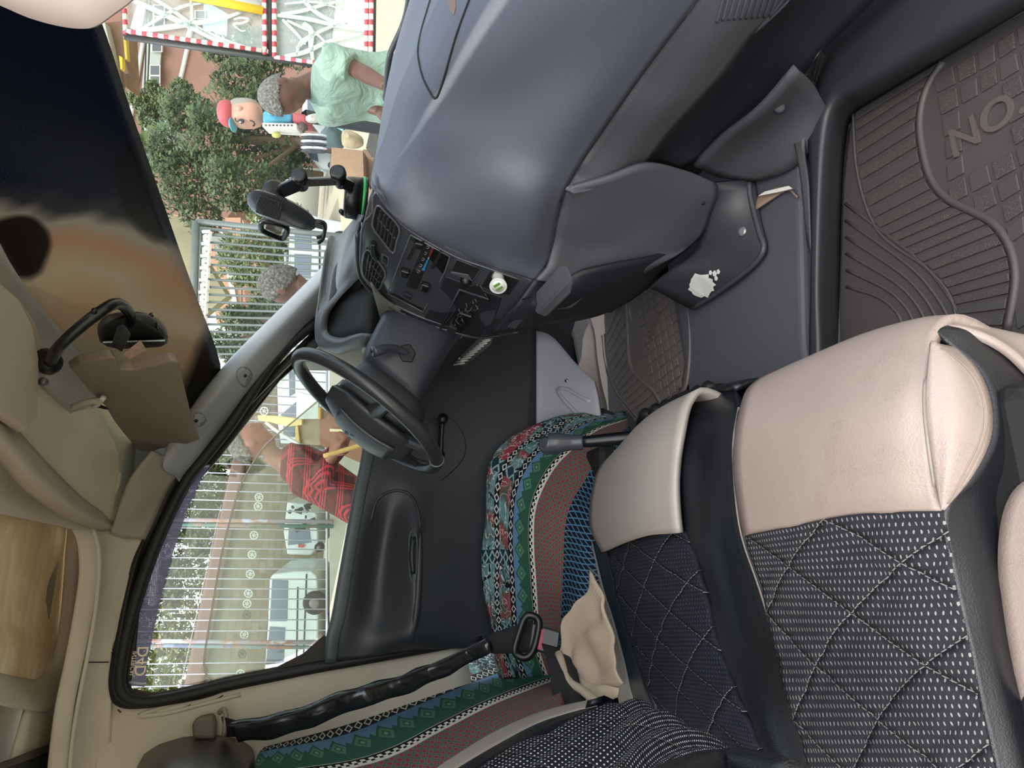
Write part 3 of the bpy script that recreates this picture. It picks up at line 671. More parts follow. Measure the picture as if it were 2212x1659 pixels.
for i in range(-8, 15):
    for j in range(0, 10):
        c0 = lambda a, b: (1362+b*13+a*3.5, 600+a*17-b*10+a*a*.25)
        q = [c0(i+.1, j+.1), c0(i+.1, j+.9), c0(i+.9, j+.9), c0(i+.9, j+.1)]
        cx, cy = sum(p[0] for p in q)/4, sum(p[1] for p in q)/4
        bx = min((abs(p.y-cy), p.x) for p in Sc)[1]
        if cx < bx+9 or cx > 1472-max(0, (cy-830)*.5)-max(0, (640-cy)*.7) or cy > 905 or cy < 625: continue
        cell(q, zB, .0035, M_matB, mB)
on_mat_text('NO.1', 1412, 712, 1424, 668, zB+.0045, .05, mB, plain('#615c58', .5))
# white painted door sill / wheel arch panel with a screw
struct(box('wall_left', V((.35, .915, .70)), 1.7, .02, .44, M_darkpanel, None, 0))
struct(box('wall_left', V((-.63, .85, .92)), .60, .02, .84, M_beige, None, 0))
wp = patch('sill_panel', [[V((.74,.785,.90)), V((.47,.785,.90)), V((.2,.785,.90))], [Y(1185,722,.76), Y(1180,810,.76), Y(1178,930,.76)], [Y(1240,780,.70), Y(1252,830,.66), Y(1262,930,.64)], [Y(1282,822,.62), Y(1290,860,.60), Y(1300,950,.58)]], M_paint, None, 4, 4, .01)
tag(wp, 'pale painted metal sill panel with a crosshead screw below the driver door card', 'sill panel')
lathe('sill_screw', hit(wp, 1224, 822), nrm(wp, 1224, 822), [(-.002, .006), (.003, .0055), (.0035, .003)], M_chrome, wp, 14)
tube('sill_fold', [hit(wp, *q, .0) for q in ((1206,925),(1207,850),(1222,840),(1250,855),(1275,868))], .006, M_paint, wp, 8)
# pedals area
pt = tag(tube('pedal_arm', [V((.92,.62,.95)), V((.86,.62,.80)), V((.80,.62,.66))], .008, M_black), 'dark pedal arm reaching down behind the console', 'pedal')
box('pedal_pad', V((.79,.62,.645)), .02, .07, .05, M_rubber, pt, .006, (V((.8,0,.6)), V((0,1,0)), V((-.6,0,.8))))

# ================================================================= DRIVER DOOR
door = thing('door_1', V((.2, .78, .84)), 'driver door', 'door', kind='structure')
del door['label'], door['category']
yd = .755
dr = [[Y(*p) for p in r] for r in (
 [(800,850,.745),(786,985,.74),(770,1060,.74),(752,1160,.74),(736,1250,.74),(722,1330,.74),(710,1378,.74),(707,1432,.75)],
 [(840,850,.75),(815,985,.738),(800,1060,.738),(782,1160,.74),(768,1250,.74),(755,1330,.738),(742,1378,.74),(735,1428,.75)],
 [(900,840,.752),(860,990,.745),(850,1060,.742),(835,1160,.772),(822,1250,.775),(815,1330,.76),(800,1378,.745),(790,1422,.75)],
 [(1000,760,.755),(920,980,.75),(905,1060,.735),(890,1160,.70),(890,1250,.70),(888,1330,.70),(880,1378,.705),(870,1410,.75)],
 [(1060,735,.755),(990,960,.755),(960,1060,.745),(920,1160,.715),(915,1250,.71),(910,1330,.71),(908,1378,.715),(910,1405,.75)],
 [(1110,720,.757),(1060,950,.757),(1040,1050,.755),(1030,1150,.75),(1020,1250,.75),(1015,1330,.75),(1010,1378,.75),(1010,1400,.755)],
 [(1158,705,.757),(1158,900,.757),(1158,1030,.757),(1160,1150,.757),(1160,1250,.757),(1160,1330,.757),(1160,1378,.757),(1160,1400,.757)])]
dr = [[r_[0]+(V((.06, 0, -.10)) if k_ < 2 else V((.32, 0, 0)))]+r_ for k_, r_ in enumerate(dr)]
card = patch('door_card', dr, M_doorv, door, 5, 5, .02)
toprail = patch('door_top_rail', [[p+V((0, .03, .004)) for p in dr[0][1:]], [p+V((0, -.003, .006)) for p in dr[0][1:]], [p+V((0, -.008, -.01)) for p in dr[0][1:]], [a.lerp(b, .75)+V((0, -.003, 0)) for a, b in zip(dr[0][1:], dr[1][1:])]], M_doortop, door, 4, 3, .004)
tube('pull_groove', [hit(card, *q, .001) for q in ((893,1160),(890,1200),(893,1240))], [.006, .008, .006], M_dark, door, 8)
tube('pull_groove_rim', [hit(card, *q, .001) for q in ((886,1152),(884,1200),(888,1250),(897,1252),(900,1200),(899,1155))], .0016, M_doortop, door, 6, 4, True)
tube('armrest_edge', [hit(card, *q, .0) for q in ((908,1150),(906,1200),(903,1270),(898,1330),(888,1385))], [.004, .008, .009, .009, .006], M_doorv, door, 10)
tube('card_recess_edge', [hit(card, *q, .0) for q in ((800,1130),(815,1080),(850,1060),(885,1068),(902,1100),(908,1140))], .004, M_doorv, door, 8)
tube('speaker_ring', [hit(card, *q, .0) for q in ((935,905),(975,905),(1003,945),(1003,985),(975,1020),(950,1040))], .0016, M_dark, door, 6)
ck = thing('window_crank', hit(card, 945, 985), 'black window winder with round knob on the driver door', 'window winder')
q1, q2 = hit(card, 950, 912), hit(card, 948, 985)
lathe('crank_hub', q2, V((0, -1, 0)), [(0, .016), (.018, .013), (.022, .009)], M_black, ck, 18)
tube('crank_arm', [q2+V((0, -.02, 0)), q1.lerp(q2, .5)+V((0, -.026, 0)), q1+V((0, -.03, 0))], [.009, .007, .009], M_black, ck, 10, 4, False, .8)
lathe('crank_knob', q1+V((0, -.028, 0)), V((0, -1, 0)), [(0, .010), (.008, .012), (.022, .014), (.026, .011)], M_black, ck, 20)
# inner handle plate with red lock marker
ih = thing('inner_door_handle', hit(card, 845, 960), 'black inner door handle plate with a red mark seen through the wheel', 'door handle')
plate('handle_plate', card, [(822,928),(862,930),(880,950),(876,975),(850,972),(822,960)], .004, M_black, ih, .003)
plate('handle_lever', card, [(852,932),(872,940),(874,968),(856,964)], .012, M_gloss, ih, .003)
plate('lock_button', card, [(832,938),(848,938),(848,958),(832,958)], .010, M_dark, ih, .002)
plate('red_mark', card, [(834,943),(846,943),(846,951),(834,951)], .011, plain('#b3302c', .5), ih, .0005)
# ---- side window: glass, seal, frame, pillar trim, sunstrip
wo = [(604,815),(470,985),(425,1035),(385,1100),(350,1170),(315,1270),(295,1350),(284,1430),(282,1480),(300,1502),(345,1500),(480,1468),(560,1446),(630,1415),(670,1395),(700,1360),(715,1300),(745,1150),(770,1040),(788,985),(830,850),(760,700),(700,690)]
gp = spl([V((p[0], p[1], 0)) for p in wo], 1, True)
sg = slab('window_2', [Y(p[0], p[1], .80) for p in wo], V((0, .004, 0)), M_sideg); struct(sg)
# lowered pane: a second sheet, its polished edge visible as a bright curve
pe = [(742,820),(640,905),(575,960),(540,1010),(515,1060),(495,1130),(478,1200),(462,1290),(447,1380),(441,1425),(445,1455),(465,1472)]
low_pane = pe+[(560,1452),(640,1412),(700,1370),(745,1160),(788,985),(810,870)]
pn = slab('sliding_pane', [Y(p[0], p[1], .785) for p in low_pane], V((0, .005, 0)), M_sideg)
tag(pn, 'dusty half-lowered glass pane with a bright polished edge in the driver window', 'window pane')
tube('pane_edge', [Y(p[0], p[1], .786) for p in pe], .0022, plain('#dcd8c8', .3), pn, 6)
# rubber seal
seal = [(690,690),(600,770),(500,915),(445,985),(405,1035),(365,1110),(330,1190),(300,1275),(276,1360),(262,1430),(258,1480),(275,1508),(320,1516),(400,1502),(500,1478),(600,1458),(680,1442),(760,1428),(860,1410),(960,1392),(1040,1378)]
tr2 = thing('trim_2', V((.1, .77, 1.4)), None, None, kind='structure')
tube('seal_outer', YS(.765, *seal), .014, M_rubber, tr2, 10)
so_ = [(475,890),(436,935),(398,989),(360,1048),(310,1158),(284,1217),(265,1293),(251,1356),(237,1441),(235,1490),(250,1524),(305,1531),(436,1510),(537,1477),(706,1443)]
si_ = [(510,905),(465,965),(425,1010),(392,1040),(348,1130),(328,1200),(312,1260),(300,1340),(292,1425),(284,1484),(314,1492),(350,1494),(450,1474),(550,1452),(700,1420)]
patch('seal_band', [YS(.762, *so_), [p+V((0, -.012, 0)) for p in YS(.768, *[((a[0]*2+b[0])/3, (a[1]*2+b[1])/3) for a, b in zip(so_, si_)])], YS(.785, *[((a[0]+b[0]*2)/3, (a[1]+b[1]*2)/3) for a, b in zip(so_, si_)]), YS(.79, *si_)], M_rubber, tr2, 4, 4, .004)
tube('seal_inner', YS(.785, *[(p[0]+(9 if p[1] < 1500 else 6), p[1]-(2 if p[1] < 1450 else 9)) for p in seal[:13]]), .008, M_black, tr2, 8)
tube('seal_lip', YS(.775, *[(p[0]+11, p[1]-12) for p in seal[11:]]), .009, plain('#3b332c', .8, var=.3), tr2, 8)
tube('seal_pinch', YS(.755, *[(p[0]-4, p[1]+1) for p in seal[2:12]]), .0022, plain('#b3a68e', .6), tr2, 6)
# black corner between rail and B pillar
slab('quarter_black', YS(.765, (700,1372),(708,1378),(708,1434),(620,1452),(560,1462),(600,1440),(655,1412)), V((0, .01, 0)), plain('#2d2824', .7), tr2, .002)
slab('frame_black', YS(.80, (830,640),(690,700),(560,830),(470,940),(430,1000),(405,1045),(425,1042),(475,988),(604,822),(640,790),(760,720)), V((0, .008, 0)), M_black, tr2, .001)
tube('frame_line', YS(.79, (640,775),(560,855),(490,935),(455,985)), .0012, plain('#b5a68c', .5), tr2, 5)
# A pillar trim
ap0 = YS(.70, (742,540),(715,560),(690,590),(620,660),(500,780),(440,850),(400,905),(360,960)) 
ap1 = YS(.74, (780,600),(740,610),(705,640),(630,725),(530,840),(470,915),(420,985),(380,1030))
apm = [a.lerp(b, .45)+V((-.025, -.03, .01)) for a, b in zip(ap0, ap1)]
tr1 = thing('trim_1', V((.8, .74, 1.45)), None, None, kind='structure')
ap = patch('pillar_cover', [[p+V((.03, .04, 0)) for p in ap0], ap0, apm, ap1, [p+V((-.01, .04, -.005)) for p in ap1]], M_pillar, tr1, 5, 4, .006)
plate('screw_recess', ap, [(513,797),(532,793),(546,812),(530,838),(512,820)], .0012, plain('#6c7074', .55), tr1, .001, 0, 4)
lathe('pillar_screw', hit(ap, 529, 811, .001), nrm(ap, 529, 811), [(0, .0045), (.003, .004)], M_black, tr1, 12)
plate('screw_recess', ap, [(420,893),(435,892),(446,908),(432,922),(418,910)], .0012, plain('#6c7074', .55), tr1, .001, 0, 4)
lathe('pillar_screw', hit(ap, 424, 909, .001), nrm(ap, 424, 909), [(0, .0045), (.003, .004)], M_black, tr1, 12)
# upper corner trim (pillar top, dark edge) running back over the window
ct = patch('corner_trim', [[Y(*p) for p in ((330,975,.66),(285,1030,.68),(262,1080,.70),(250,1120,.71),(236,1152,.72))],
   [Y(*p) for p in ((370,985,.70),(330,1040,.71),(300,1095,.72),(280,1130,.73),(262,1160,.73))],
   [Y(*p) for p in ((440,945,.735),(402,1000,.745),(362,1062,.75),(335,1120,.755),(314,1166,.755))]], plain('#979186', .55, bs=.15), tr1, 4, 4, .008)
# visor mesh sunstrip stuck on the side glass
ss = [(455,1003),(432,1006),(405,1035),(380,1075),(352,1140),(330,1210),(308,1300),(290,1380),(280,1480),(312,1484),(318,1430),(335,1350),(352,1270),(378,1180),(405,1100),(432,1040)]
def film(name, c, al, sc=900):
    t = T(name, .7, 0, .2); n = t.noise(7, 4); t.setc(t.mix(n, '#68688f', c)); g = ((t.ox*sc).tri().mx((t.oz*sc).tri())).gt(.45); t.alpha(g*(al[1]-al[0])+al[0]); return t.mat
M_film = film('mesh_film', '#a3a1cc', (.58, .82), 260)
sf = slab('sun_strip', YS(.792, *ss), V((0, .0008, 0)), M_film)
tag(sf, 'purple-grey mesh sunstrip with engine lettering along the top of the driver window', 'sunstrip')
tube('strip_border', YS(.791, (452,1006),(430,1012),(412,1030),(400,1046)), .0028, plain('#c5c6dd', .5), sf, 6)
tube('strip_border', YS(.791, (279,1474),(312,1478)), .0035, plain('#c5c6dd', .5), sf, 6)
cream = plain('#fff0d8', .6, var=0)
o = Y(307, 1428, .788); ax = (Y(295, 1460, .788)-Y(303, 1404, .788)).normalized(); up = (V((0, 0, 1))-ax*ax.z).normalized()
text('lettering', 'D4D', o, ax, up, .033, cream, sf, .0006)
o = Y(288, 1434, .788); text('lettering', 'INTERCAL', o, ax, up, .012, cream, sf, .0006)

# ================================================================= WINDSCREEN
Wb = [V((1.04,-.85,1.34)), V((1.09,-.5,1.34)), V((1.11,0,1.34)), V((1.06,.45,1.34)), V((.90,.76,1.36))]
Wm = [V((.80,-.85,1.64)), V((.85,-.5,1.65)), V((.86,0,1.65)), V((.80,.45,1.65)), V((.60,.765,1.66))]
Wt = [V((.50,-.84,1.93)), V((.53,-.5,1.955)), V((.54,0,1.96)), V((.49,.40,1.95)), V((.36,.70,1.90))]
for _w in (Wb, Wm, Wt): _w.append(_w[-1]+V((-.16, .05, .0)))
Wt2 = [a+(a-b)*.35 for a, b in zip(Wt, Wm)]
ws = patch('window_1', [Wb, Wm, Wt, Wt2], M_wind, None, 6, 8, 0); struct(ws)
# tinted strip: glossy dark film on the upper part of the glass; its lower edge
fe = [(160,-70),(215,60),(272,230),(340,420),(400,590),(470,782),(452,842)]
fu = [(-300,-70),(-250,60),(-170,230),(-90,420),(20,590),(250,900),(345,965)]
def refl_film_mat():  # blurred reflections painted into the film colour: navy, bronze and dark blobs
    t = T('film_painted_reflections', .32, .0, .35)
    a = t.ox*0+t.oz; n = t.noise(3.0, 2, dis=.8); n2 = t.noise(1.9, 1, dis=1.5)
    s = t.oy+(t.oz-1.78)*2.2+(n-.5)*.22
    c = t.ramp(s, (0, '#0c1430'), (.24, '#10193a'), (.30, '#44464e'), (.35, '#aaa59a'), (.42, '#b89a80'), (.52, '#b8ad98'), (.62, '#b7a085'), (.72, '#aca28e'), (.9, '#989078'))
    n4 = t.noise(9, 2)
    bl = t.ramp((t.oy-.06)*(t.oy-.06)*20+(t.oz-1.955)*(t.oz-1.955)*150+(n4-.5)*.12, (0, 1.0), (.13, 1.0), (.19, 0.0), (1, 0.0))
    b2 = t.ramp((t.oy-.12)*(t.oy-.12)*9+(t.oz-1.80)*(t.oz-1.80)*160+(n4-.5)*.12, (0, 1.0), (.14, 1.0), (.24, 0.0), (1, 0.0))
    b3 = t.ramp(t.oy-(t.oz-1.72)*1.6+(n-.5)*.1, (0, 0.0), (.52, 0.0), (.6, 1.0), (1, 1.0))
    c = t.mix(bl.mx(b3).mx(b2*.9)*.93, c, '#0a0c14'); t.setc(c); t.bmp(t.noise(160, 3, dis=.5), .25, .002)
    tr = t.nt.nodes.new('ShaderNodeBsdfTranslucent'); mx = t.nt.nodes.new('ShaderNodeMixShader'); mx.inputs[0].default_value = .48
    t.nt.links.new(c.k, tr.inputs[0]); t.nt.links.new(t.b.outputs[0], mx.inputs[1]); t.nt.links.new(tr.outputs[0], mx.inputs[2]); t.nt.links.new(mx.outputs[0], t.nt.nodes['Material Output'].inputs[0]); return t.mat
def onws(pix, off): return [hit(ws, p[0], p[1], off) for p in pix]
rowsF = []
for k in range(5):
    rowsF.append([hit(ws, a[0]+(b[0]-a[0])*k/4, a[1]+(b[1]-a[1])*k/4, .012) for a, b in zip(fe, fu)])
fl = patch('windscreen_sunstrip', rowsF, refl_film_mat(), None, 4, 3, .001); tag(fl, 'glossy sunstrip film with painted-in navy and bronze reflections across the top of the windscreen', 'sunstrip')
struct(slab('trim_6', YS(.80, (230,930),(380,895),(428,955),(385,1003),(330,1095),(300,1160),(230,1165)), V((0, .01, 0)), M_pillar, None))
# black ceramic edge at the driver side
patch('trim_3', [[hit(ws, *p, .008) for p in ((745,572),(690,610),(600,690),(500,775),(430,850),(395,900))], [hit(ws, *p, .008)+V((0, .0, 0)) for p in ((752,582),(705,622),(615,712),(512,812),(445,880),(420,930))]], M_blackm, None, 4, 3, .002)['kind'] = 'structure'
# header rail above the glass
hd = patch('trim_4', [[Z(*p) for p in ((-60,440,1.93),(0,548,1.93),(95,668,1.935),(200,790,1.935),(330,905,1.91),(400,930,1.88))], [Z(*p) for p in ((-70,500,1.95),(0,600,1.95),(70,705,1.955),(170,830,1.955),(290,930,1.93),(370,960,1.90))], [Z(*p) for p in ((-70,560,1.96),(-10,680,1.965),(60,790,1.97),(160,900,1.97),(250,970,1.95),(330,990,1.92))]], plain('#a8a6a2', .6, bs=.15, bsc=400), None, 4, 4, .012); struct(hd)
# ================================================================= CEILING
cl = patch('ceiling', [[V((.47,-.85,1.96)), V((.47,-.3,1.975)), V((.47,.2,1.975)), V((.42,.55,1.955)), V((.36,.78,1.90))], [V((.25,-.85,1.99)), V((.25,-.3,2.0)), V((.25,.2,2.0)), V((.25,.55,1.975)), V((.20,.80,1.90))], [V((.13,-.85,2.0)), V((.13,-.3,2.01)), V((.13,.2,2.01)), V((.13,.55,1.985)), V((.11,.80,1.91))]], M_head, None, 4, 4, .02); struct(cl)
# cross beam (roof handle rail) behind the visor
bm_ = patch('trim_5', [[Z(*p) for p in ((-80,780,1.97),(0,880,1.97),(90,985,1.96),(180,1075,1.945),(243,1120,1.93))], [Z(*p) for p in ((-80,850,1.94),(0,940,1.94),(80,1030,1.93),(170,1105,1.92),(243,1140,1.91))], [Z(*p) for p in ((-90,900,1.97),(0,1000,1.97),(60,1065,1.96),(150,1125,1.945),(225,1150,1.93))]], plain('#b3aa9c', .6, bs=.15), None, 4, 4, .01); struct(bm_)
# roof behind the beam with the fabric-lined opening
struct(patch('ceiling', [[V((.46,-.85,2.05)), V((.46,.0,2.06)), V((.46,.80,2.03))], [V((-.9,-.85,2.06)), V((-.9,.0,2.06)), V((-.9,.80,2.04))]], M_beige, None, 4, 4, .02))
def wood():
    t = T('brown_lining', .75); n = t.noise(6, 6, dis=1.2); n2 = t.noise(55, 3); m_ = (t.oy*130+n*14).sin()
    c = t.ramp(n, (.3, '#e3c898'), (.5, '#f3deb2'), (.65, '#fff0d0')); t.setc(t.mix(m_*.12+.12, c, '#d3b785')); t.bmp(n2, .4, .003); return t.mat
ln = patch('roof_lining', [[Z(*p) for p in ((-120,1040,2.03),(20,1065,2.03),(100,1080,2.03),(165,1110,2.03))], [Z(*p) for p in ((-120,1200,2.035),(20,1200,2.035),(90,1205,2.035),(165,1200,2.03))], [Z(*p) for p in ((-120,1330,2.035),(20,1330,2.035),(90,1330,2.035),(155,1330,2.03))], [Z(*p) for p in ((-120,1440,2.03),(0,1480,2.03),(60,1490,2.03),(140,1470,2.03))]], wood(), None, 4, 4, .005)
tag(ln, 'tan brushed fabric lining showing in the roof opening above the driver seat', 'lining')
# cant rail and B pillar metalwork: beige
op = [(100,1098),(142,1128),(140,1200),(130,1330),(112,1430),(85,1462),(60,1466),(-60,1440)]
opo = [(100,1070),(178,1130),(185,1220),(178,1340),(165,1470),(120,1530),(60,1530),(-60,1500)]
wl = thing('wall_left', V((0, .8, 1.6)), None, None, kind='structure')
patch('opening_rim', [ZS(2.03, *op), ZS(2.005, *[((a[0]+b[0])/2, (a[1]+b[1])/2) for a, b in zip(op, opo)]), ZS(1.99, *opo)], M_beige, wl, 4, 4, .008)
r0 = [Y(*p) for p in ((180,1120,.66),(205,1170,.67),(210,1240,.67),(198,1330,.67),(180,1430,.67),(160,1530,.67),(145,1660,.67),(140,1740,.67))]
r1 = [Y(*p) for p in ((215,1120,.71),(236,1170,.72),(230,1250,.72),(208,1340,.72),(175,1430,.72),(152,1530,.72),(128,1660,.72),(118,1740,.72))]
r2 = [Y(*p) for p in ((250,1125,.76),(292,1170,.765),(280,1250,.765),(258,1340,.765),(238,1430,.765),(215,1540,.765),(190,1660,.765),(180,1740,.765))]
r3 = [Y(*p) for p in ((318,1130,.77),(314,1170,.77),(280,1250,.77),(260,1340,.77),(244,1430,.77),(240,1530,.77),(240,1660,.79),(235,1740,.79))]
patch('cant_rail', [[p+V((0, -.02, .03)) for p in r0], r0, r1, r2, r3], M_beige, wl, 4, 4, .01)
tube('rail_seam', [r2[4]+V((0, -.004, .002)), r1[4]+V((0, -.006, .0))], .0012, M_blackm, wl, 5)
lathe('rail_clip', Z(172, 1358, 1.955), V((0, -1, -.6)), [(0, .010), (.003, .010), (.004, .003)], M_beige, wl, 16)
patch('roof_side', [ZS(1.995, (150,1120),(178,1200),(185,1300),(172,1400),(155,1500),(120,1600),(100,1740)), [p+V((0, 0, .0)) for p in [Y(195,1125,.67),Y(210,1200,.67),Y(204,1300,.67),Y(188,1400,.67),Y(168,1500,.67),Y(152,1600,.67),Y(140,1740,.67)]]], M_beige, wl, 4, 4, .008)
patch('roof_corner', [ZS(1.995, (60,1530),(120,1530),(160,1500)), ZS(1.99, (30,1640),(100,1620),(150,1600)), ZS(1.985, (0,1760),(90,1760),(135,1740))], M_beige, wl, 4, 4, .008)
slab('dark_recess', ZS(1.985, (125,1605),(60,1632),(-60,1680),(-60,1760),(120,1760)), V((0, 0, .02)), M_blackm, wl, .001)
slab('recess_frame', ZS(1.98, (130,1600),(60,1627),(-60,1674),(-60,1688),(60,1642),(112,1622),(112,1760),(128,1760)), V((0, 0, .006)), plain('#3c3a2f', .6), wl, .001)
b0 = [Y(*p) for p in ((240,1430,.775),(248,1518,.775),(310,1526,.775),(420,1506,.775),(520,1476,.775),(640,1450,.775),(760,1425,.775),(860,1405,.775),(1000,1380,.775))]
b1 = [Y(*p) for p in ((240,1480,.785),(250,1570,.785),(330,1580,.785),(430,1560,.78),(530,1530,.775),(650,1500,.775),(770,1470,.775),(870,1450,.775),(1010,1425,.775))]
b2 = [Y(*p) for p in ((215,1600,.775),(235,1660,.775),(340,1650,.775),(440,1620,.77),(540,1600,.765),(660,1580,.765),(780,1550,.765),(880,1520,.765),(1020,1500,.765))]
b3 = [Y(*p) for p in ((180,1800,.77),(235,1800,.77),(340,1800,.77),(440,1780,.77),(540,1760,.765),(660,1740,.765),(780,1720,.765),(880,1700,.765),(1020,1700,.765))]
bp = patch('b_pillar', [b0, b1, b2, b3], M_beige, wl, 4, 4, .01)
tube('pillar_ridge', [hit(bp, *q, .001) for q in ((262,1520),(300,1545),(360,1540),(440,1520),(520,1500))], .005, M_beige, wl, 8)
for a, b in (((398,1528),(412,1522)), ((462,1512),(482,1502)), ((255,1532),(262,1538))): tube('rust_chip', [hit(bp, *a, .001), hit(bp, (a[0]+b[0])/2, (a[1]+b[1])/2+1, .001), hit(bp, *b, .001)], .0018, plain('#5a4432', .9), wl, 5)
struct(box('wall_back', V((-.95, 0, 1.3)), .03, 1.64, 1.6, M_beige, None, 0))
# ================================================================= SUN VISORS / MIRROR
vs_ = thing('sun_visor', X(330, 880, .33), 'brown vinyl sun visor folded down in front of the driver', 'sun visor')
vp = [(155,800),(175,786),(240,772),(252,776),(262,800),(290,800),(340,788),(372,780),(388,784),(398,830),(415,900),(433,950),(400,962),(345,970),(315,984),(300,975),(270,940),(250,915),(228,878),(190,840)]
nv = (B(300, 870, 1.40)-B(300, 870, 1.42)).normalized()
vis_pl = lambda u, v: X(u, v, .37-(v-780)*.0002)
slab('visor_body', [vis_pl(*p) for p in vp], V((.018, .004, .01)), M_visor, vs_, .006, False, 4)
tube('visor_rod', [vis_pl(172, 868)+V((-.01,0,.01)), vis_pl(190, 855)+V((-.012,0,0)), vis_pl(222, 852)+V((-.012,0,0))], .006, plain('#b7b2a8', .35), vs_, 10)
tube('visor_clip', [vis_pl(205, 862)+V((-.014,0,0)), vis_pl(215, 855)+V((-.016,0,0)), vis_pl(226, 845)+V((-.012,0,0))], .005, plain('#c7c2b8', .35), vs_, 8)
tube('visor_tear', [vis_pl(208, 862)+V((-.012,0,0)), vis_pl(228, 868)+V((-.012,0,0)), vis_pl(236, 872)+V((-.011,0,0))], [.004, .003, .001], M_blackm, vs_, 6)
tube('visor_hook', [vis_pl(272, 975)+V((0,0,.01)), vis_pl(285, 985)+V((-.006,0,0)), vis_pl(292, 974)+V((-.004,0,0))], .0035, M_silver, vs_, 8)
slab('visor_ticket', [vis_pl(*p)+V((.02,.004,.01)) for p in ((275,790),(314,760),(326,780),(290,800))], V((.001, 0, .0005)), plain('#b89a86', .6, var=.4, vs=60), vs_)
slab('visor_flap', [vis_pl(*p)+V((.024,.004,.01)) for p in ((262,742),(276,740),(290,758),(272,790),(250,776))], V((.008, 0, .0)), M_dark, vs_, .002)
pv = thing('sun_visor', B(40, 750, .95), 'pale vinyl sun visor folded against the roof at the left edge', 'sun visor')
pvp = [(-60,560),(5,610),(45,645),(70,700),(95,780),(105,800),(92,832),(75,826),(62,790),(82,850),(85,900),(60,938),(30,915),(-60,880)]
slab('visor_body', [Z(p[0], p[1], 1.925) for p in [(-60,560),(5,610),(45,645),(72,700),(88,780),(84,850),(85,900),(62,936),(20,905),(-60,870)]], V((0, 0, .022)), plain('#b3a898', .65, bs=.2, bsc=500), pv, .008, False, 4)
slab('visor_back', [Z(p[0], p[1], 1.945) for p in [(40,640),(75,690),(105,770),(108,800),(94,832),(72,826),(60,780)]], V((0, 0, .015)), plain('#a89c8e', .65), pv, .006, False, 3)
tube('visor_hinge', [Z(28,655,1.935), Z(40,672,1.93), Z(40,690,1.94)], .007, plain('#a9a49a', .4), pv, 8)
lathe('visor_cap', Z(92, 824, 1.94), V((-.3,-.5,-.8)), [(0, .008), (.008, .006)], M_silver, pv, 12)
pb = thing('sun_visor', B(120, -20, .9), 'blurred pale padded visor corner at the top left of the picture', 'sun visor')
pc = [(-80,-90),(-60,-10),(0,12),(60,38),(120,55),(170,62),(205,57),(245,30),(290,-5),(330,-60),(250,-140),(60,-160)]
def pillow(name, pts, c, th, m, par=None, n=5):
    """rounded cushion from an outline"""
    P = spl(pts, 3, True); vs, fs = [], []; K = len(P)
    for s in (1, -1):
        for k in range(n):
            t = k/(n-1); r = math.cos(t*math.pi/2); h = math.sin(t*math.pi/2)
            vs += [c+(p-c)*(.0+1*(r if r > .02 else .02))+th*s*h for p in P]
    for s in (0, 1):
        for k in range(n-1):
            for j in range(K):
                a = (s*n+k)*K+j; b = (s*n+k)*K+(j+1) % K; fs.append((a, b, b+K, a+K) if s == 0 else (a+K, b+K, b, a))
        fs.append(tuple((s*n+n-1)*K+j for j in range(K)))
    for s in ():
        pass
    return mk(name, vs, fs, m, par, None, True)
pillow('visor_body', [B(p[0], p[1], .62) for p in pc], B(120, -60, .62), CF*.02, plain('#b9a9a4', .6), pb)
mi = thing('rear_view_mirror', X(282, 712, .46), 'black rear-view mirror on a bent tube arm above the windscreen', 'mirror')
tube('mirror_arm', [X(108,782,.36), X(128,750,.37), X(175,705,.40), X(225,668,.43), X(250,656,.45), X(268,662,.46), X(280,680,.465), X(280,697,.465)], .0095, M_black, mi, 12, 5)
tube('arm_knob', [X(205,682,.42), X(203,670,.42)], .004, M_black, mi, 8, 1)
mc = [(216,712),(230,700),(262,693),(300,690),(335,692),(355,702),(362,722),(358,732),(320,736),(270,738),(222,740),(215,732)]
pillow('mirror_shell', [Y(p[0], p[1], .27) for p in mc], Y(288, 715, .27), V((0, .085, 0)), plain('#2a2826', .45), mi)
slab('mirror_face', [Y(222,741,.20), Y(356,737,.20), Y(356,737,.34), Y(222,741,.34)], V((.003, 0, 0)), M_chrome, mi)
tube('mirror_lever', [Y(324,694,.22), Y(325,682,.22), Y(330,679,.22)], .004, M_black, mi, 8)
tube('mirror_slot', [Y(338,698,.20), Y(343,712,.195)], .0035, M_black, mi, 6, 1)
lathe('arm_base', X(112, 786, .36), V((-.3, -.4, -.6)), [(-.02, .022), (0, .02), (.01, .012)], M_black, mi, 16)
# headrest of driver seat seen at the bottom left
# ================================================================= STEERING
sw_ = thing('steering_wheel', V((.36, .38, 1.37)), 'black steering wheel with padded hub and worn sunlit rim', 'steering wheel')
wt = X(642, 790, .465); wbm = X(943, 1000, .265)
# wheel plane from two measured ends of its rim at the driver's centre line
cW = V((.362, .385, 1.372)); tw = V((.585, 0, .811)).normalized(); sw2 = V((0, 1, 0)); nW = tw.cross(sw2)
if nW.x > 0: nW = -nW
RW = .187
def wp_(a, r, h=0): return cW+tw*math.cos(a)*r+sw2*math.sin(a)*r+nW*h
M_rim = T('wheel_rim', .33, 0, .6); _n = M_rim.noise(8, 3); M_rim.setc(M_rim.mix(_n, '#1a1c20', '#3c3c3e')); M_rim.bmp(M_rim.noise(300, 2), .1, .001); M_rim = M_rim.mat
tube('wheel_rim', [wp_(2*math.pi*k/24, RW) for k in range(24)], .0150, M_rim, sw_, 14, 3, True)
tube('rim_clip', [wp_(math.pi+.28, RW)+(wp_(math.pi+.28, 1)-cW).normalized()*.0152*math.cos(q)+nW*.0152*math.sin(q) for q in [k*math.pi/6 for k in range(12)]], .0018, M_silver, sw_, 6, 2, True)
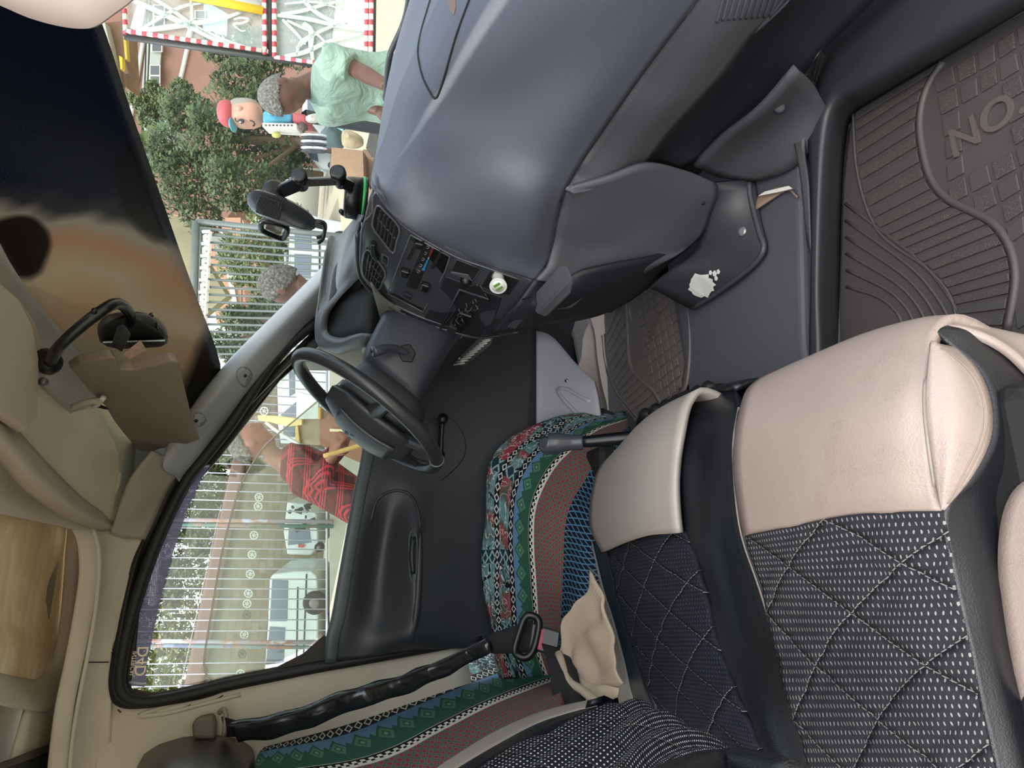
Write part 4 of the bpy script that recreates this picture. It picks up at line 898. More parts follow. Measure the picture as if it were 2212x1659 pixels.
# hub: domed pad
hubrows = []
for k in range(7):
    s = -1+k/3; hubrows.append([cW+tw*(-.02+s*.108)*1.0+sw2*(t*.104*math.sqrt(max(.05, 1-(abs(s)*.86)**3)))+nW*(.008+.052*(1-.75*t*t)*(1-.55*s*s)) for t in (-1, -.66, -.33, 0, .33, .66, 1)])
hub = patch('hub_pad', hubrows, plain('#33353a', .42, bs=.2, bsc=400), sw_, 3, 3, .012, ref=cW+nW*2)
padrows = [[cW+tw*(-.025+s*.070)+sw2*(t*.065)+nW*(.0115+.052*(1-.75*(t*.6)**2)*(1-.55*(s*.6)**2)) for t in (-1, -.5, 0, .5, 1)] for s in (-1, -.5, 0, .5, 1)]
patch('airbag_cover', padrows, plain('#45464b', .4, bs=.2, bsc=400), sw_, 3, 3, .004, ref=cW+nW*2)
for a in (math.radians(100), math.radians(260), math.radians(150), math.radians(210)):
    tube('spoke', [wp_(a, .07, .02), wp_(a, .12, .008), wp_(a, RW, 0)], [.022, .018, .013], M_rim, sw_, 10, 4, False, .6)
text('srs_lettering', 'SRS\nAIRBAG', cW+tw*.0+sw2*.0+nW*.062, -sw2, tw, .013, M_black, sw_, .0004)
for sx, sy in ((1, .62), (.42, .5), (.28, .62)):
    tube('emblem_ring', [cW+tw*(-.062+.018*sy*math.cos(k*math.pi/8)+(0 if sx == 1 else .004))+sw2*(.026*sx*math.sin(k*math.pi/8))+nW*.055 for k in range(16)], .0011, M_black, sw_, 5, 2, True)
# column shroud behind the wheel and cover to the dash
col = thing('steering_column', cW-nW*.12, 'dark blue-grey steering column cover with a black wiper stalk', 'steering column')
def ring(c, a, b, ra, rb, n=10, pw=.7):
    out = []
    for k in range(n):
        t = 2*math.pi*k/n; cx, sx = math.cos(t), math.sin(t)
        out.append(c+a*ra*math.copysign(abs(cx)**pw, cx)+b*rb*math.copysign(abs(sx)**pw, sx))
    return out+[out[0].copy()]
ax2 = -nW
shr = patch('wheel_shroud', [ring(cW+ax2*h+tw*dz, tw, sw2, ra, rb) for h, ra, rb, dz in ((-.006, .035, .04, 0), (.0, .088, .075, -.01), (.03, .094, .078, -.012), (.075, .088, .07, -.01), (.08, .05, .05, 0))], plain('#2b2d31', .5, bs=.15), col, 3, 3, .003)
c0 = cW+ax2*.075-tw*.01
cb = [(c0, .075, .065), (cW+V((.09, -.01, -.055)), .08, .068), (cW+V((.19, -.01, -.10)), .085, .07), (cW+V((.28, -.01, -.15)), .09, .07)]
colb = patch('column_cover', [ring(c, tw, sw2, ra, rb, 10, .6) for c, ra, rb in cb], plain('#2f323a', .45, bs=.15), col, 3, 4, .003)
pp = [hit(colb, *q, .0) for q in ((790,695),(850,745),(890,775))] if 0 else None
sb = hit(colb, 880, 764)
plate('stalk_boot', colb, [(864,748),(884,744),(898,764),(890,784),(868,782),(860,764)], .008, M_rubber, col, .003)
tube('wiper_stalk', [sb+V((0, -.0, 0)), Y(856, 753, sb.y-.02), Y(840, 752, sb.y-.03), Y(822, 756, sb.y-.04), Y(806, 760, sb.y-.045)], [.008, .0075, .009, .0115, .0115], M_gloss, col, 14)
tube('cover_joint', [hit(colb, *q, .0005) for q in ((920,712),(900,742),(880,768),(862,790))], .001, M_blackm, col, 5)
# ================================================================= SEATS
# passenger double seat: cushion
ps = thing('passenger_seat', V((.05, -.3, .56)), 'beige and black vinyl front passenger bench seat with quilted dotted mesh', 'seat')
zc = .93
def S(u, v, z): return Z(u, v, z)
# outer (passenger) seat
A_front = [S(1595,835,.80), S(1700,800,.78), S(1830,760,.77), S(1950,725,.76), S(2020,702,.76)]
A1 = [S(1620,832,.90), S(1720,790,.905), S(1840,742,.905), S(1950,712,.905), S(2028,703,.90)]
A2 = [S(1594,900,.935), S(1700,900,.945), S(1820,880,.95), S(1930,860,.945), S(2000,820,.93)]
A3 = [S(1582,990,.935), S(1700,990,.95), S(1820,985,.955), S(1920,975,.95), S(2010,960,.935)]
A4 = [S(1590,1080,.93), S(1700,1080,.945), S(1820,1070,.95), S(1930,1060,.945), S(2020,1050,.93)]
A5 = [S(1605,1158,.925), S(1700,1140,.935), S(1820,1116,.94), S(1930,1108,.938), S(2032,1105,.93)]
pA = patch('cushion_front', [[p+V((-.05, 0, -.16)) for p in A1], [p+V((.012, 0, -.05)) for p in A1], A1, A2, A3, A4, A5], M_vinylbei, ps, 5, 5, .012)
Q1 = [S(1605,1157,.927), S(1700,1139,.937), S(1820,1115,.942), S(1930,1107,.940), S(2036,1104,.930)]
Q2 = [S(1640,1260,.92), S(1740,1260,.93), S(1860,1260,.935), S(1960,1260,.935), S(2058,1255,.925)]
Q3 = [S(1672,1400,.915), S(1780,1400,.925), S(1890,1400,.93), S(1990,1400,.93), S(2092,1400,.92)]
Q4 = [S(1705,1530,.91), S(1820,1530,.92), S(1920,1530,.925), S(2020,1530,.925), S(2118,1530,.915)]
Q5 = [S(1745,1659,.905), S(1860,1659,.915), S(1960,1659,.92), S(2050,1659,.92), S(2145,1659,.912)]
Q6 = [S(1790,1800,.90), S(1900,1800,.91), S(2000,1800,.915), S(2090,1800,.915), S(2170,1800,.91)]
def quiltdisp(qs, amp, ang=58):
    c, s = math.cos(math.radians(ang)), math.sin(math.radians(ang))
    def f(p, uv):
        a = (uv[0]*c+uv[1]*s)/qs; b = (uv[0]*c-uv[1]*s)/qs
        d = max(abs(a % 1-.5), abs(b % 1-.5))*2
        return p+V((0, 0, -amp*d**5))
    return f
qA = patch('cushion_panel', [Q1, Q2, Q3, Q4, Q5, Q6], M_quilt, ps, 12, 14, .012, disp=quiltdisp(.062, .004))
# side wedge (beige) and its seam, black side band and outer beige panel
W0 = [S(2028,703,.90), S(2000,820,.93), S(2010,960,.935), S(2034,1104,.930)]
sw0 = [S(2012,735,.925), S(2004,800,.935), S(2000,880,.94), S(2010,970,.938), S(2024,1060,.934), S(2034,1103,.930)]
sw1 = [S(2030,742,.918), S(2060,790,.918), S(2075,870,.92), S(2070,950,.925), S(2050,1040,.93), S(2036,1100,.930)]
sw2_ = [S(2068,750,.885), S(2115,800,.88), S(2142,870,.88), S(2140,950,.89), S(2100,1030,.91), S(2040,1103,.929)]
wd = patch('side_wedge', [sw0, sw1, sw2_], M_vinylbei, ps, 6, 5, .008)
for off_ in (0, 9): seam('stitch_line', wd, [(2030-off_*.3+4,752),(2085-off_,790),(2115-off_,830),(2132-off_,890),(2124-off_,950),(2092-off_,1020),(2050-off_*.4,1088)], .0009, plain('#8d7f76', .7), ps)
seam('piped_seam', pA, [(2026,712),(2004,790),(1998,870),(2006,960),(2020,1050),(2032,1104)], .0022, M_piping, ps, off=.0)
bk0 = [S(2020,712,.905), S(2050,745,.893), S(2118,800,.878), S(2146,870,.878), S(2144,955,.888), S(2100,1035,.91), S(2040,1108,.928), S(2062,1255,.922), S(2096,1400,.918), S(2121,1530,.914), S(2150,1659,.91), S(2175,1800,.905)]
bk1 = [S(2040,703,.89), S(2090,720,.875), S(2160,775,.85), S(2205,860,.84), S(2210,960,.845), S(2180,1020,.86), S(2100,1110,.90), S(2120,1255,.90), S(2150,1400,.897), S(2180,1530,.893), S(2212,1659,.89), S(2240,1800,.885)]
bk2 = [S(2070,702,.87), S(2130,720,.85), S(2200,780,.82), S(2270,860,.80), S(2290,960,.80), S(2230,1020,.82), S(2170,1100,.86), S(2175,1255,.865), S(2190,1400,.865), S(2220,1530,.86), S(2260,1659,.855), S(2290,1800,.85)]
bk = patch('side_band', [bk0, bk1, bk2], M_vinylblk, ps, 5, 5, .01)
ob0 = [S(2030,700,.89), S(2085,708,.875), S(2140,728,.86), S(2190,760,.84), S(2240,810,.82)]
ob1 = [S(2045,696,.86), S(2105,700,.84), S(2170,722,.82), S(2230,760,.80), S(2290,820,.78)]
patch('front_roll', [ob0, ob1, [p+V((-.02, -.02, -.10)) for p in ob1]], M_vinylbei, ps, 5, 4, .008)
oc0 = [S(2260,1020,.862), S(2205,1050,.868), S(2176,1100,.872), S(2163,1180,.874), S(2166,1280,.872), S(2182,1400,.870), S(2204,1530,.866), S(2240,1659,.862), S(2270,1800,.86)]
oc1 = [p+V((0, -.10, -.05)) for p in oc0]
oc = patch('outer_panel', [[p+V((0, .0, .004)) for p in oc0], [(a+b)/2+V((0, 0, .02)) for a, b in zip(oc0, oc1)], oc1, [p+V((0, -.01, -.2)) for p in oc1]], M_vinylbei, ps, 5, 4, .008)
# black valley band between the two places
V0 = [S(1590,845,.86), S(1596,880,.90), S(1584,960,.915), S(1588,1060,.915), S(1602,1158,.91), S(1640,1270,.905), S(1680,1400,.90), S(1716,1530,.893), S(1762,1659,.89), S(1810,1800,.885)]
Vm = [S(1550,850,.84), S(1540,900,.885), S(1524,980,.895), S(1532,1080,.895), S(1548,1180,.89), S(1575,1290,.885), S(1605,1400,.88), S(1650,1530,.875), S(1700,1659,.87), S(1750,1800,.865)]
V2 = [S(1498,868,.86), S(1478,930,.90), S(1468,1000,.912), S(1470,1080,.912), S(1478,1160,.908), S(1502,1250,.90), S(1540,1390,.895), S(1585,1530,.89), S(1640,1659,.885), S(1700,1800,.88)]
vb = patch('valley_band', [[p+V((0, 0, -.0)) for p in V0], Vm, V2], M_vinylblk, ps, 5, 5, .012)
patch('valley_front', [[p for p in (V0[0], Vm[0], V2[0])], [p+V((.012, 0, -.06)) for p in (V0[0], Vm[0], V2[0])], [p+V((-.05, 0, -.2)) for p in (V0[0], Vm[0], V2[0])]], M_vinylblk, ps, 4, 4, .01)
tube('valley_piping', V0[1:], .0016, plain('#8e867e', .6), ps, 6)
# middle place
m1 = [S(1335,985,.865), S(1368,945,.88), S(1420,905,.89), S(1500,868,.895)]
m2 = [S(1300,1020,.88), S(1350,990,.912), S(1410,965,.925), S(1480,945,.918)]
m3 = [S(1285,1080,.885), S(1335,1060,.92), S(1400,1040,.93), S(1470,1020,.92)]
m4 = [S(1284,1140,.885), S(1330,1125,.92), S(1395,1100,.93), S(1470,1085,.92)]
m5 = [S(1310,1192,.895), S(1355,1172,.915), S(1410,1155,.922), S(1476,1150,.915)]
mf = patch('middle_front', [[p+V((-.06, 0, -.18)) for p in m1], [p+V((.012, 0, -.04)) for p in m1], m1, m2, m3, m4, m5], M_vinylgrey, ps, 5, 5, .01)
q1 = [S(1312,1192,.893), S(1357,1172,.912), S(1410,1155,.918), S(1478,1150,.910)]
q2 = [S(1330,1280,.893), S(1385,1270,.908), S(1445,1265,.913), S(1512,1258,.905)]
q3 = [S(1362,1390,.888), S(1420,1390,.902), S(1480,1390,.906), S(1545,1390,.898)]
q4 = [S(1398,1490,.88), S(1460,1490,.897), S(1525,1500,.900), S(1590,1510,.893)]
q5 = [S(1450,1620,.86), S(1520,1620,.885), S(1590,1630,.890), S(1650,1650,.885)]
patch('middle_panel', [q1, q2, q3, q4, q5], M_quilt2, ps, 12, 12, .01, disp=quiltdisp(.05, .004))
sb0 = [S(1300,1180,.889), S(1314,1203,.892), S(1332,1275,.890), S(1352,1340,.888), S(1380,1430,.884), S(1408,1512,.88), S(1440,1600,.86)]
sb1 = [S(1280,1172,.875), S(1284,1190,.877), S(1304,1272,.874), S(1326,1340,.871), S(1350,1430,.868), S(1366,1502,.866), S(1400,1600,.845)]
patch('middle_side_band', [sb0, sb1], M_vinylblk, ps, 4, 4, .012)
sc0 = [p+V((0, 0, -.002)) for p in sb1]
sc1 = [Z(1274,1172,.845), Z(1272,1192,.84), Z(1275,1242,.835), Z(1284,1320,.83), Z(1303,1420,.825), Z(1326,1508,.82), Z(1360,1600,.82)]
sdp = patch('middle_side_panel', [sc0, [(a+b)/2+V((0, .01, .004)) for a, b in zip(sc0, sc1)], sc1], M_vinylgrey, ps, 4, 4, .008)
# the three cushions rest on a dark steel box
box('seat_box', V((-.15, -.3, .68)), .74, .78, .24, M_blackm, ps, .01)
box('cushion_core', V((-.02, -.30, .80)), .40, .76, .14, M_blackm, ps, .02)
# backrest of the middle place (quilted, patterned) reclined towards us
_bx = lambda u: -.155-(1400-u)*.00018 if u < 1400 else -.155+(u-1400)*.00005
_bt = [(1016,1668),(1115,1607),(1201,1564),(1262,1538),(1330,1506),(1385,1506),(1450,1536),(1530,1584),(1600,1622)]
bk_rows = [[X(u, v+(1830-v)*t, _bx(u)-.012*(t-.4)**2) for u, v in _bt] for t in (-.03, .04, .3, .6, 1)]
bk_rows[0] = [p+V((-.03, .0, .0)) for p in bk_rows[0]]
mb = thing('middle_backrest', V((-.28, -.1, .9)), 'small quilted black-and-white backrest with cream piping at the bottom centre', 'backrest')
def rolldisp(p, uv): return p+V((.005*math.sin((uv[0]+uv[1]*.5)/.085*2*math.pi), 0, .0))
patch('backrest_panel', bk_rows, M_quilt3, mb, 10, 10, .06, disp=rolldisp)
tube('lower_band', [X(1370,1780,-.15), X(1430,1725,-.148), X(1500,1685,-.146), X(1570,1662,-.144), X(1640,1670,-.14), X(1720,1700,-.14)], [.02, .02, .018, .015, .016, .018], M_vinylblk, mb, 14)
_e = lambda dx, *q: [X(u, v, _bx(u)+dx) for u, v in q]
e0 = _e(-.012, (930,1675), (952,1658), (1051,1594), (1137,1555), (1201,1536), (1280,1522))
e1 = _e(-.003, (965,1678), (990,1658), (1076,1607), (1158,1564), (1222,1542), (1290,1524))
e2 = _e(-.004, (1000,1685), (1022,1664), (1119,1607), (1205,1564), (1266,1538), (1335,1506))
patch('cream_piping', [e0, [(a+b)/2+V((.008, .006, 0)) for a, b in zip(e0, e1)], e1], M_piping, mb, 4, 4, .008)
patch('black_gusset', [e1, e2], M_vinylblk, mb, 4, 4, .01)
# ---- driver seat with woven throw
ds = thing('driver_seat', V((0, .48, .56)), 'driver seat draped in a teal, red and black patterned woven throw', 'seat')
d0 = [Y(*p) for p in ((1345,888,.62),(1240,893,.66),(1180,905,.67),(1130,930,.68),(1080,970,.69),(1050,1035,.69),(1042,1150,.69),(1048,1250,.69),(1056,1330,.69),(1062,1400,.68))]
d00 = [p+V((0, .025, -.09)) for p in d0]
d1 = [Y(*p) for p in ((1350,895,.56),(1260,905,.60),(1200,935,.61),(1150,960,.62),(1115,1000,.62),(1092,1060,.62),(1085,1150,.62),(1088,1250,.62),(1092,1330,.62),(1095,1400,.61))]
d2 = [Y(*p) for p in ((1355,905,.50),(1290,925,.52),(1240,960,.52),(1195,1000,.53),(1165,1050,.53),(1148,1100,.53),(1145,1170,.53),(1150,1250,.53),(1155,1330,.53),(1158,1400,.52))]
d3 = [Y(*p) for p in ((1358,920,.42),(1320,950,.43),(1290,990,.43),(1262,1040,.43),(1238,1080,.43),(1222,1130,.43),(1218,1190,.43),(1215,1260,.43),(1212,1330,.43),(1208,1400,.43))]
d4 = [Y(*p) for p in ((1370,935,.36),(1350,985,.36),(1335,1040,.35),(1318,1090,.35),(1305,1130,.34),(1295,1180,.34),(1285,1240,.33),(1270,1310,.33),(1255,1370,.33),(1245,1430,.33))]
d5 = [p+V((0, -.01, -.14)) for p in d4]
rnw = random.Random(7)
def fold(p, uv):
    return p+V((0, 0, 1))*(.008*math.sin(uv[0]*26+1.3*math.sin(uv[1]*30))*min(1, max(0, (uv[1]-.30)*9)))
for _r in (d5, d4, d3, d2, d1, d0, d00): _r.append(_r[-1]+(_r[-1]-_r[-2])*.9+V((0, 0, -.02)))
dc = patch('throw_cushion', [d5, d4, d3, d2, d1, d0, d00], M_throw, ds, 6, 6, .012, disp=fold, vk=[-.07, .03, .085, .200, .33, .43, .50])
tube('throw_fringe', [Y(*p) for p in ((1300,890,.63),(1328,905,.58),(1345,935,.50),(1352,960,.45))], .012, plain('#26282c', .95, var=.5, vs=200, bs=1, bsc=300), ds, 8)
# backrest
u0 = TX((-.30,-.33,-.36,-.40,-.45,-.48), (1060,1388),(980,1400),(900,1420),(810,1450),(740,1480),(680,1510))
u1 = TX((-.24,-.26,-.28,-.31,-.35,-.38), (1150,1395),(1060,1410),(960,1440),(860,1475),(740,1520),(615,1580))
u2 = TX((-.215,-.225,-.245,-.28,-.32,-.355), (1195,1425),(1120,1440),(1010,1480),(890,1530),(740,1590),(560,1625))
u3 = TX((-.195,-.205,-.225,-.26,-.30,-.345), (1210,1460),(1150,1480),(1050,1520),(950,1570),(800,1640),(556,1680))
u4 = TX((-.19,-.205,-.23,-.26,-.30,-.34), (1212,1500),(1165,1530),(1090,1570),(1000,1620),(860,1700),(600,1800))
u5 = TX((-.20,-.22,-.25,-.28,-.32,-.36), (1215,1560),(1180,1600),(1120,1640),(1040,1690),(900,1780),(700,1900))
dbk = patch('throw_backrest', [u5, u4, u3, u2, u1, u0], M_throw, ds, 6, 6, .03, vk=[.05, .11, .197, .275, .36, .45])
box('seat_base', V((.04, .54, .70)), .56, .30, .26, M_blackm, ds, .02)
# head restraint
hr = thing('headrest', V((-.34, .45, 1.6)), 'dark maroon-black vinyl headrest at the bottom left corner', 'headrest')
hp_ = [(292,1665),(330,1605),(365,1578),(420,1566),(480,1562),(520,1572),(545,1600),(552,1640),(548,1700),(500,1760),(380,1780),(300,1740)]
pillow('headrest_pad', [X(p[0], p[1], -.38) for p in hp_], X(430, 1680, -.38), V((.055, -.01, 0)), leather('headrest_vinyl', '#2b2223', .35, 300, .2), hr)
# seat belt
bt = thing('seat_belt', V((-.1, .3, 1.03)), 'black seat belt in a shiny sleeve across the driver seat, buckled', 'seat belt')
slv = T('shiny_sleeve', .22, 0, .7); _n = slv.noise(16, 2, dis=.8); slv.setc('#1b1b20'); slv.bmp(_n, .6, .012); slv = slv.mat
bp0 = [(495,1560,.66),(560,1548,.63),(640,1530,.60),(740,1492,.56),(830,1468,.52),(900,1445,.48),(980,1415,.43),(1052,1385,.37)]
bp1 = [(515,1604,.64),(584,1596,.61),(666,1574,.58),(757,1537,.54),(848,1509,.50),(918,1482,.46),(996,1444,.41),(1062,1408,.36)]
sr0, sr1 = [Y(*p) for p in bp0], [Y(*p) for p in bp1]
def wv(p, uv): return p+V((.002*math.sin(uv[0]*60), -.003*math.sin(uv[0]*70+uv[1]*60), .002*math.sin(uv[0]*75)))
patch('belt_sleeve', [sr0, [(a+b)/2+V((.012, -.008, .006)) for a, b in zip(sr0, sr1)], sr1], slv, bt, 6, 4, .012, disp=wv)
tube('sleeve_edge', [p+V((0, -.004, .004)) for p in [(a+b)/2+V((.015, -.01, .008)) for a, b in zip(sr0, sr1)]], .0016, M_gloss, bt, 5)
belt = plain('#17181b', .8, bs=.5, bsc=900)
patch('belt_webbing', [[Y(1048,1374,.39), Y(1090,1358,.34), Y(1140,1342,.30), Y(1150,1340,.29)], [Y(1060,1412,.37), Y(1100,1412,.32), Y(1130,1410,.29), Y(1145,1408,.28)]], belt, bt, 4, 3, .002)
patch('belt_webbing', [[Y(478,1548,.72), Y(520,1560,.66)], [Y(485,1592,.72), Y(530,1592,.66)]], belt, bt, 4, 3, .002)
bf = [Y(*p) for p in ((1138,1335,.275),(1155,1332,.27),(1163,1345,.268),(1157,1380,.268),(1150,1415,.268),(1138,1420,.27),(1112,1412,.275),(1128,1390,.272),(1134,1360,.272))]
bf2 = [Y(*p) for p in ((1134,1334,.27),(1150,1330,.265),(1164,1342,.262),(1160,1375,.262),(1150,1408,.262),(1135,1421,.265),(1116,1414,.27),(1112,1400,.27),(1120,1370,.27))]
tube('tongue_frame', bf2, .0075, M_black, bt, 10, 4, True)
slab('tongue_plate', [Y(*p) for p in ((1150,1345,.268),(1164,1352,.262),(1155,1402,.262),(1142,1405,.266))], V((0, .006, 0)), M_black, bt, .002)
slab('tongue_metal', [Y(*p) for p in ((1163,1358,.260),(1172,1360,.258),(1168,1402,.258),(1154,1400,.260))], V((0, .003, 0)), M_chrome, bt, .001)
slab('buckle_body', [Y(*p) for p in ((1170,1352,.258),(1212,1364,.24),(1205,1418,.24),(1160,1408,.258))], V((0, .022, 0)), M_black, bt, .004)
slab('buckle_button', [Y(*p) for p in ((1169,1358,.2565),(1179,1360,.2545),(1170,1405,.2545),(1161,1403,.2565))], V((0, .004, 0)), plain('#a02c3c', .4), bt, .001)
strip('buckle_stalk', [Y(1200,1395,.245), Y(1215,1440,.20), Y(1225,1500,.16), Y(1230,1545,.12)], V((.01, .02, .05)), .003, belt, bt)
# belt guide / coat hook on the pillar
hk = thing('belt_guide', Y(455, 1560, .76), 'grey plastic belt guide on the beige pillar', 'belt guide')
slab('guide_body', YS(.755, (418,1558),(430,1545),(465,1538),(470,1560),(468,1592),(420,1590)), V((0, -.035, 0)), plain('#6b665b', .6), hk, .008, False, 3)
tube('guide_loop', [Y(474,1540,.73), Y(482,1532,.72), Y(488,1545,.715), Y(484,1590,.715)], .006, plain('#8a8478', .5), hk, 8)
# beige cloth bag stuffed between the seats
bg_ = thing('cloth_bag', V((-.05, .2, .93)), 'crumpled beige mesh cloth bag stuffed between the two seats', 'bag')
g = [[Y(*p) for p in r] for r in (
 [(1285,1240,.18),(1250,1290,.20),(1225,1335,.22),(1212,1375,.23),(1205,1410,.23),(1210,1450,.20)],
 [(1300,1290,.14),(1262,1320,.19),(1240,1360,.215),(1228,1400,.22),(1222,1440,.215),(1225,1468,.19)],
 [(1310,1350,.12),(1280,1375,.16),(1262,1405,.185),(1250,1435,.19),(1250,1465,.19),(1255,1490,.16)],
 [(1330,1430,.10),(1305,1440,.13),(1290,1455,.15),(1280,1475,.15),(1282,1500,.14),(1290,1515,.12)],
 [(1345,1480,.08),(1330,1485,.10),(1322,1495,.11),(1320,1505,.11),(1322,1515,.10),(1330,1522,.09)])]
def crump(p, uv): n = noise.noise(p*22); return p+V((n*.012, n*.010, n*.012))
patch('bag_cloth', g, M_net, bg_, 6, 6, .006, disp=crump)
tube('bag_hem', [p+V((0, -.004, 0)) for p in (g[0][4], g[1][5], g[2][5], g[3][5], g[4][5])], .008, plain('#a59784', .85, bs=.5, bsc=100), bg_, 8)
patch('bag_fold', [[g[2][4], g[2][5]+V((0, 0, 0)), Y(1262,1505,.14)], [g[3][3]+V((0, -.01, 0)), g[3][4]+V((0, -.012, 0)), Y(1292,1520,.12)], [g[4][1]+V((0, -.01, 0)), g[4][3]+V((0, -.01, 0)), Y(1330,1500,.09)]], plain('#a89983', .8), bg_, 5, 5, .004, disp=crump)
# parking brake lever
pl = thing('gear_lever', V((.30, .08, .72)), 'black gear lever with rounded knob standing between the seats', 'gear lever')
kb0, kb1 = Y(1188, 962, .24), Y(1262, 955, .215)
tube('lever_knob', [Y(1170,950,.245), Y(1182,958,.243), Y(1205,957,.235), Y(1235,956,.225), Y(1258,955,.218)], [.008, .0245, .022, .0165, .0165], M_gloss, pl, 16, 5)
tube('lever_shaft', [Y(1256,955,.218), Y(1310,950,.19), Y(1380,943,.15), Y(1430,930,.10)], [.012, .0135, .015, .018], M_black, pl, 14, 4)
bo = thing('lever_boot', V((.38, .1, .66)), 'ribbed black rubber boot behind the middle seat cushion', 'rubber boot')
for i in range(7):
    t = i/6; tube('boot_fold', [Z(1385+t*130, 925-t*55-8, .70), Z(1395+t*135, 915-t*60-22, .73), Z(1415+t*135, 915-t*60, .70)], .014-.003*t, M_rubber, bo, 8)
pillow('boot_cap', [Z(*p) for p in ((1500,858,.70),(1520,838,.70),(1550,828,.70),(1580,832,.70),(1570,850,.70),(1540,870,.70))], Z(1540, 848, .70), V((0, 0, .02)), M_rubber, bo)
patch('boot_body', [[Z(1380,935,.69), Z(1440,880,.72), Z(1500,850,.71)], [Z(1420,940,.66), Z(1480,890,.68), Z(1540,870,.68)]], M_rubber, bo, 4, 4, .02)
# ================================================================= PHONE HOLDER
ph = thing('phone_holder', X(778, 440, .80), 'black suction phone holder with jointed arm on top of the dashboard', 'phone holder')
XB = .80
def P(u, v, d=0): return X(u, v, XB+d)
bc = P(774, 432); ba = V((0, 0, 1)); rB = (P(774, 385)-P(774, 478)).length/2
baz = V((0, 0, 1)); _dp = (P(797, 432)-CC).dot(CF); rB = 47*_dp/FPX; hB = 46*_dp/FPX
b0_ = P(792, 432)
lathe('suction_base', b0_, baz, [(0, rB*1.0), (hB*.12, rB*1.0)], M_black, ph, 32)
lathe('green_ring', b0_, baz, [(hB*.10, rB*1.0), (hB*.12, rB*1.03), (hB*.22, rB*1.03), (hB*.24, rB)], plain('#2fa052', .4), ph, 32)
lathe('base_body', b0_, baz, [(hB*.2, rB*.98), (hB*.9, rB*.93), (hB*1.02, rB*.86)], M_black, ph, 32)
tube('base_lever', [P(755,450,-.03), P(742,462,-.035), P(736,455,-.035)], .005, M_black, ph, 6)
def knuckle(u, v, r=.016, l=.045, name='joint'):
    c = P(u, v); a = (P(u+8, v+26, 0)-P(u-2, v-8)).normalized()
    lathe(name, c-a*l*.35, a, [(-.001, r*.6), (0, r), (l*.25, r*1.02), (l*.3, r*.85), (l, r*.82), (l*1.02, r*.6)], M_black, ph, 20)
knuckle(732, 380); knuckle(648, 386)
def arm(a, b, wd=.013):
    p, q = P(*a), P(*b); mk('arm_link', *barvf(p, q, wd*.8, wd*.6), M_black, ph, None, False).modifiers.new('b', 'BEVEL').width = .002
arm((648,394),(732,390)); arm((735,392),(758,402), .018); arm((612,410),(650,394), .017)
lathe('swivel', P(590, 420), (P(600, 405)-P(590, 432)).normalized(), [(-.03, .014), (-.01, .024), (.02, .024), (.024, .018)], M_black, ph, 22)
bd = [(540,415),(560,412),(615,430),(660,455),(684,478),(682,492),(668,497),(640,490),(600,478),(560,462),(538,445),(534,428)]
pillow('grip_body', [P(p[0], p[1], -.03) for p in bd], P(608, 458, -.03), V((-.016, 0, 0)), M_gloss, ph)
gp_ = [(562,420),(612,438),(604,474),(552,456),(553,436)]
tt = T('grip_pad', .7); tt.setc('#2b2d30'); tt.bmp(tt.vor(300, 'F1'), .8, .003)
slab('grip_pad', [P(p[0], p[1], -.046) for p in gp_], V((-.004, 0, 0)), tt.mat, ph, .002)
cl_ = [(570,478),(618,490),(614,512),(604,514),(570,500),(564,492)]
tube('side_clamp', [P(p[0], p[1], -.03) for p in cl_], .0065, M_black, ph, 8, 4, True)
slab('foam_pad', [P(p[0], p[1], -.026) for p in ((577,484),(611,494),(606,507),(573,495))], V((.006, 0, 0)), plain('#8d8a86', .9, var=.5, vs=80), ph, .001)
tube('phone_foot', [P(676,478,-.03), P(696,482,-.032), P(701,495,-.035), P(698,515,-.04), P(688,525,-.045)], .0042, M_black, ph, 8)
tube('phone_foot', [P(676,476,-.02), P(698,480,-.022), P(703,492,-.025), P(697,508,-.03), P(684,513,-.034)], .0042, M_black, ph, 8)
slab('foot_plate', [P(p[0], p[1], -.03) for p in ((680,476),(700,480),(700,492),(682,488))], V((-.006, 0, 0)), plain('#3a3c40', .4), ph, .002)
# windscreen wiper outside
wi = thing('windscreen_wiper', V((1.2, -.2, 1.36)), 'grey wiper arm resting along the base of the windscreen', 'wiper')
tube('wiper_arm', [B(888,-40,1.30), B(880,20,1.35), B(868,60,1.4), B(845,110,1.42), B(838,145,1.45), B(835,180,1.5), B(832,215,1.55)], .006, plain('#3b3f42', .5), wi, 8)
tube('wiper_blade', [B(892,-40,1.31), B(876,60,1.42), B(860,150,1.5), B(850,200,1.56)], .004, M_black, wi, 6)
# ================================================================= OUTSIDE
# far away directions: X forward of the van, Y to its left
def concrete():
    t = T('ground_dust', .95); n = t.noise(.6, 5); n2 = t.noise(9, 4); t.setc(t.mix(n2*.4+n*.6, '#8f8673', '#b9b09a')); t.bmp(n2, .3, .02); return t.mat
gv = []; gf = []; NG = 90
for i in range(NG+1):
    for j in range(NG+1):
        x = -60+130*i/NG; y = -12+82*j/NG
        z = 0.0+.30*min(1, max(0, (y-14)/10))*(1 if x < 20 else max(0, 1-(x-20)/10))
        z += max(0, min(1, (x-5.5)/3))*max(0, min(1, (y-7)/3))*(1.0+.046*max(0, min(6, y-12)))
        gv.append(V((x, y, z)))
for i in range(NG):
    for j in range(NG): a = i*(NG+1)+j; gf.append((a, a+NG+1, a+NG+2, a+1))
struct(mk('floor', gv, gf, concrete()))
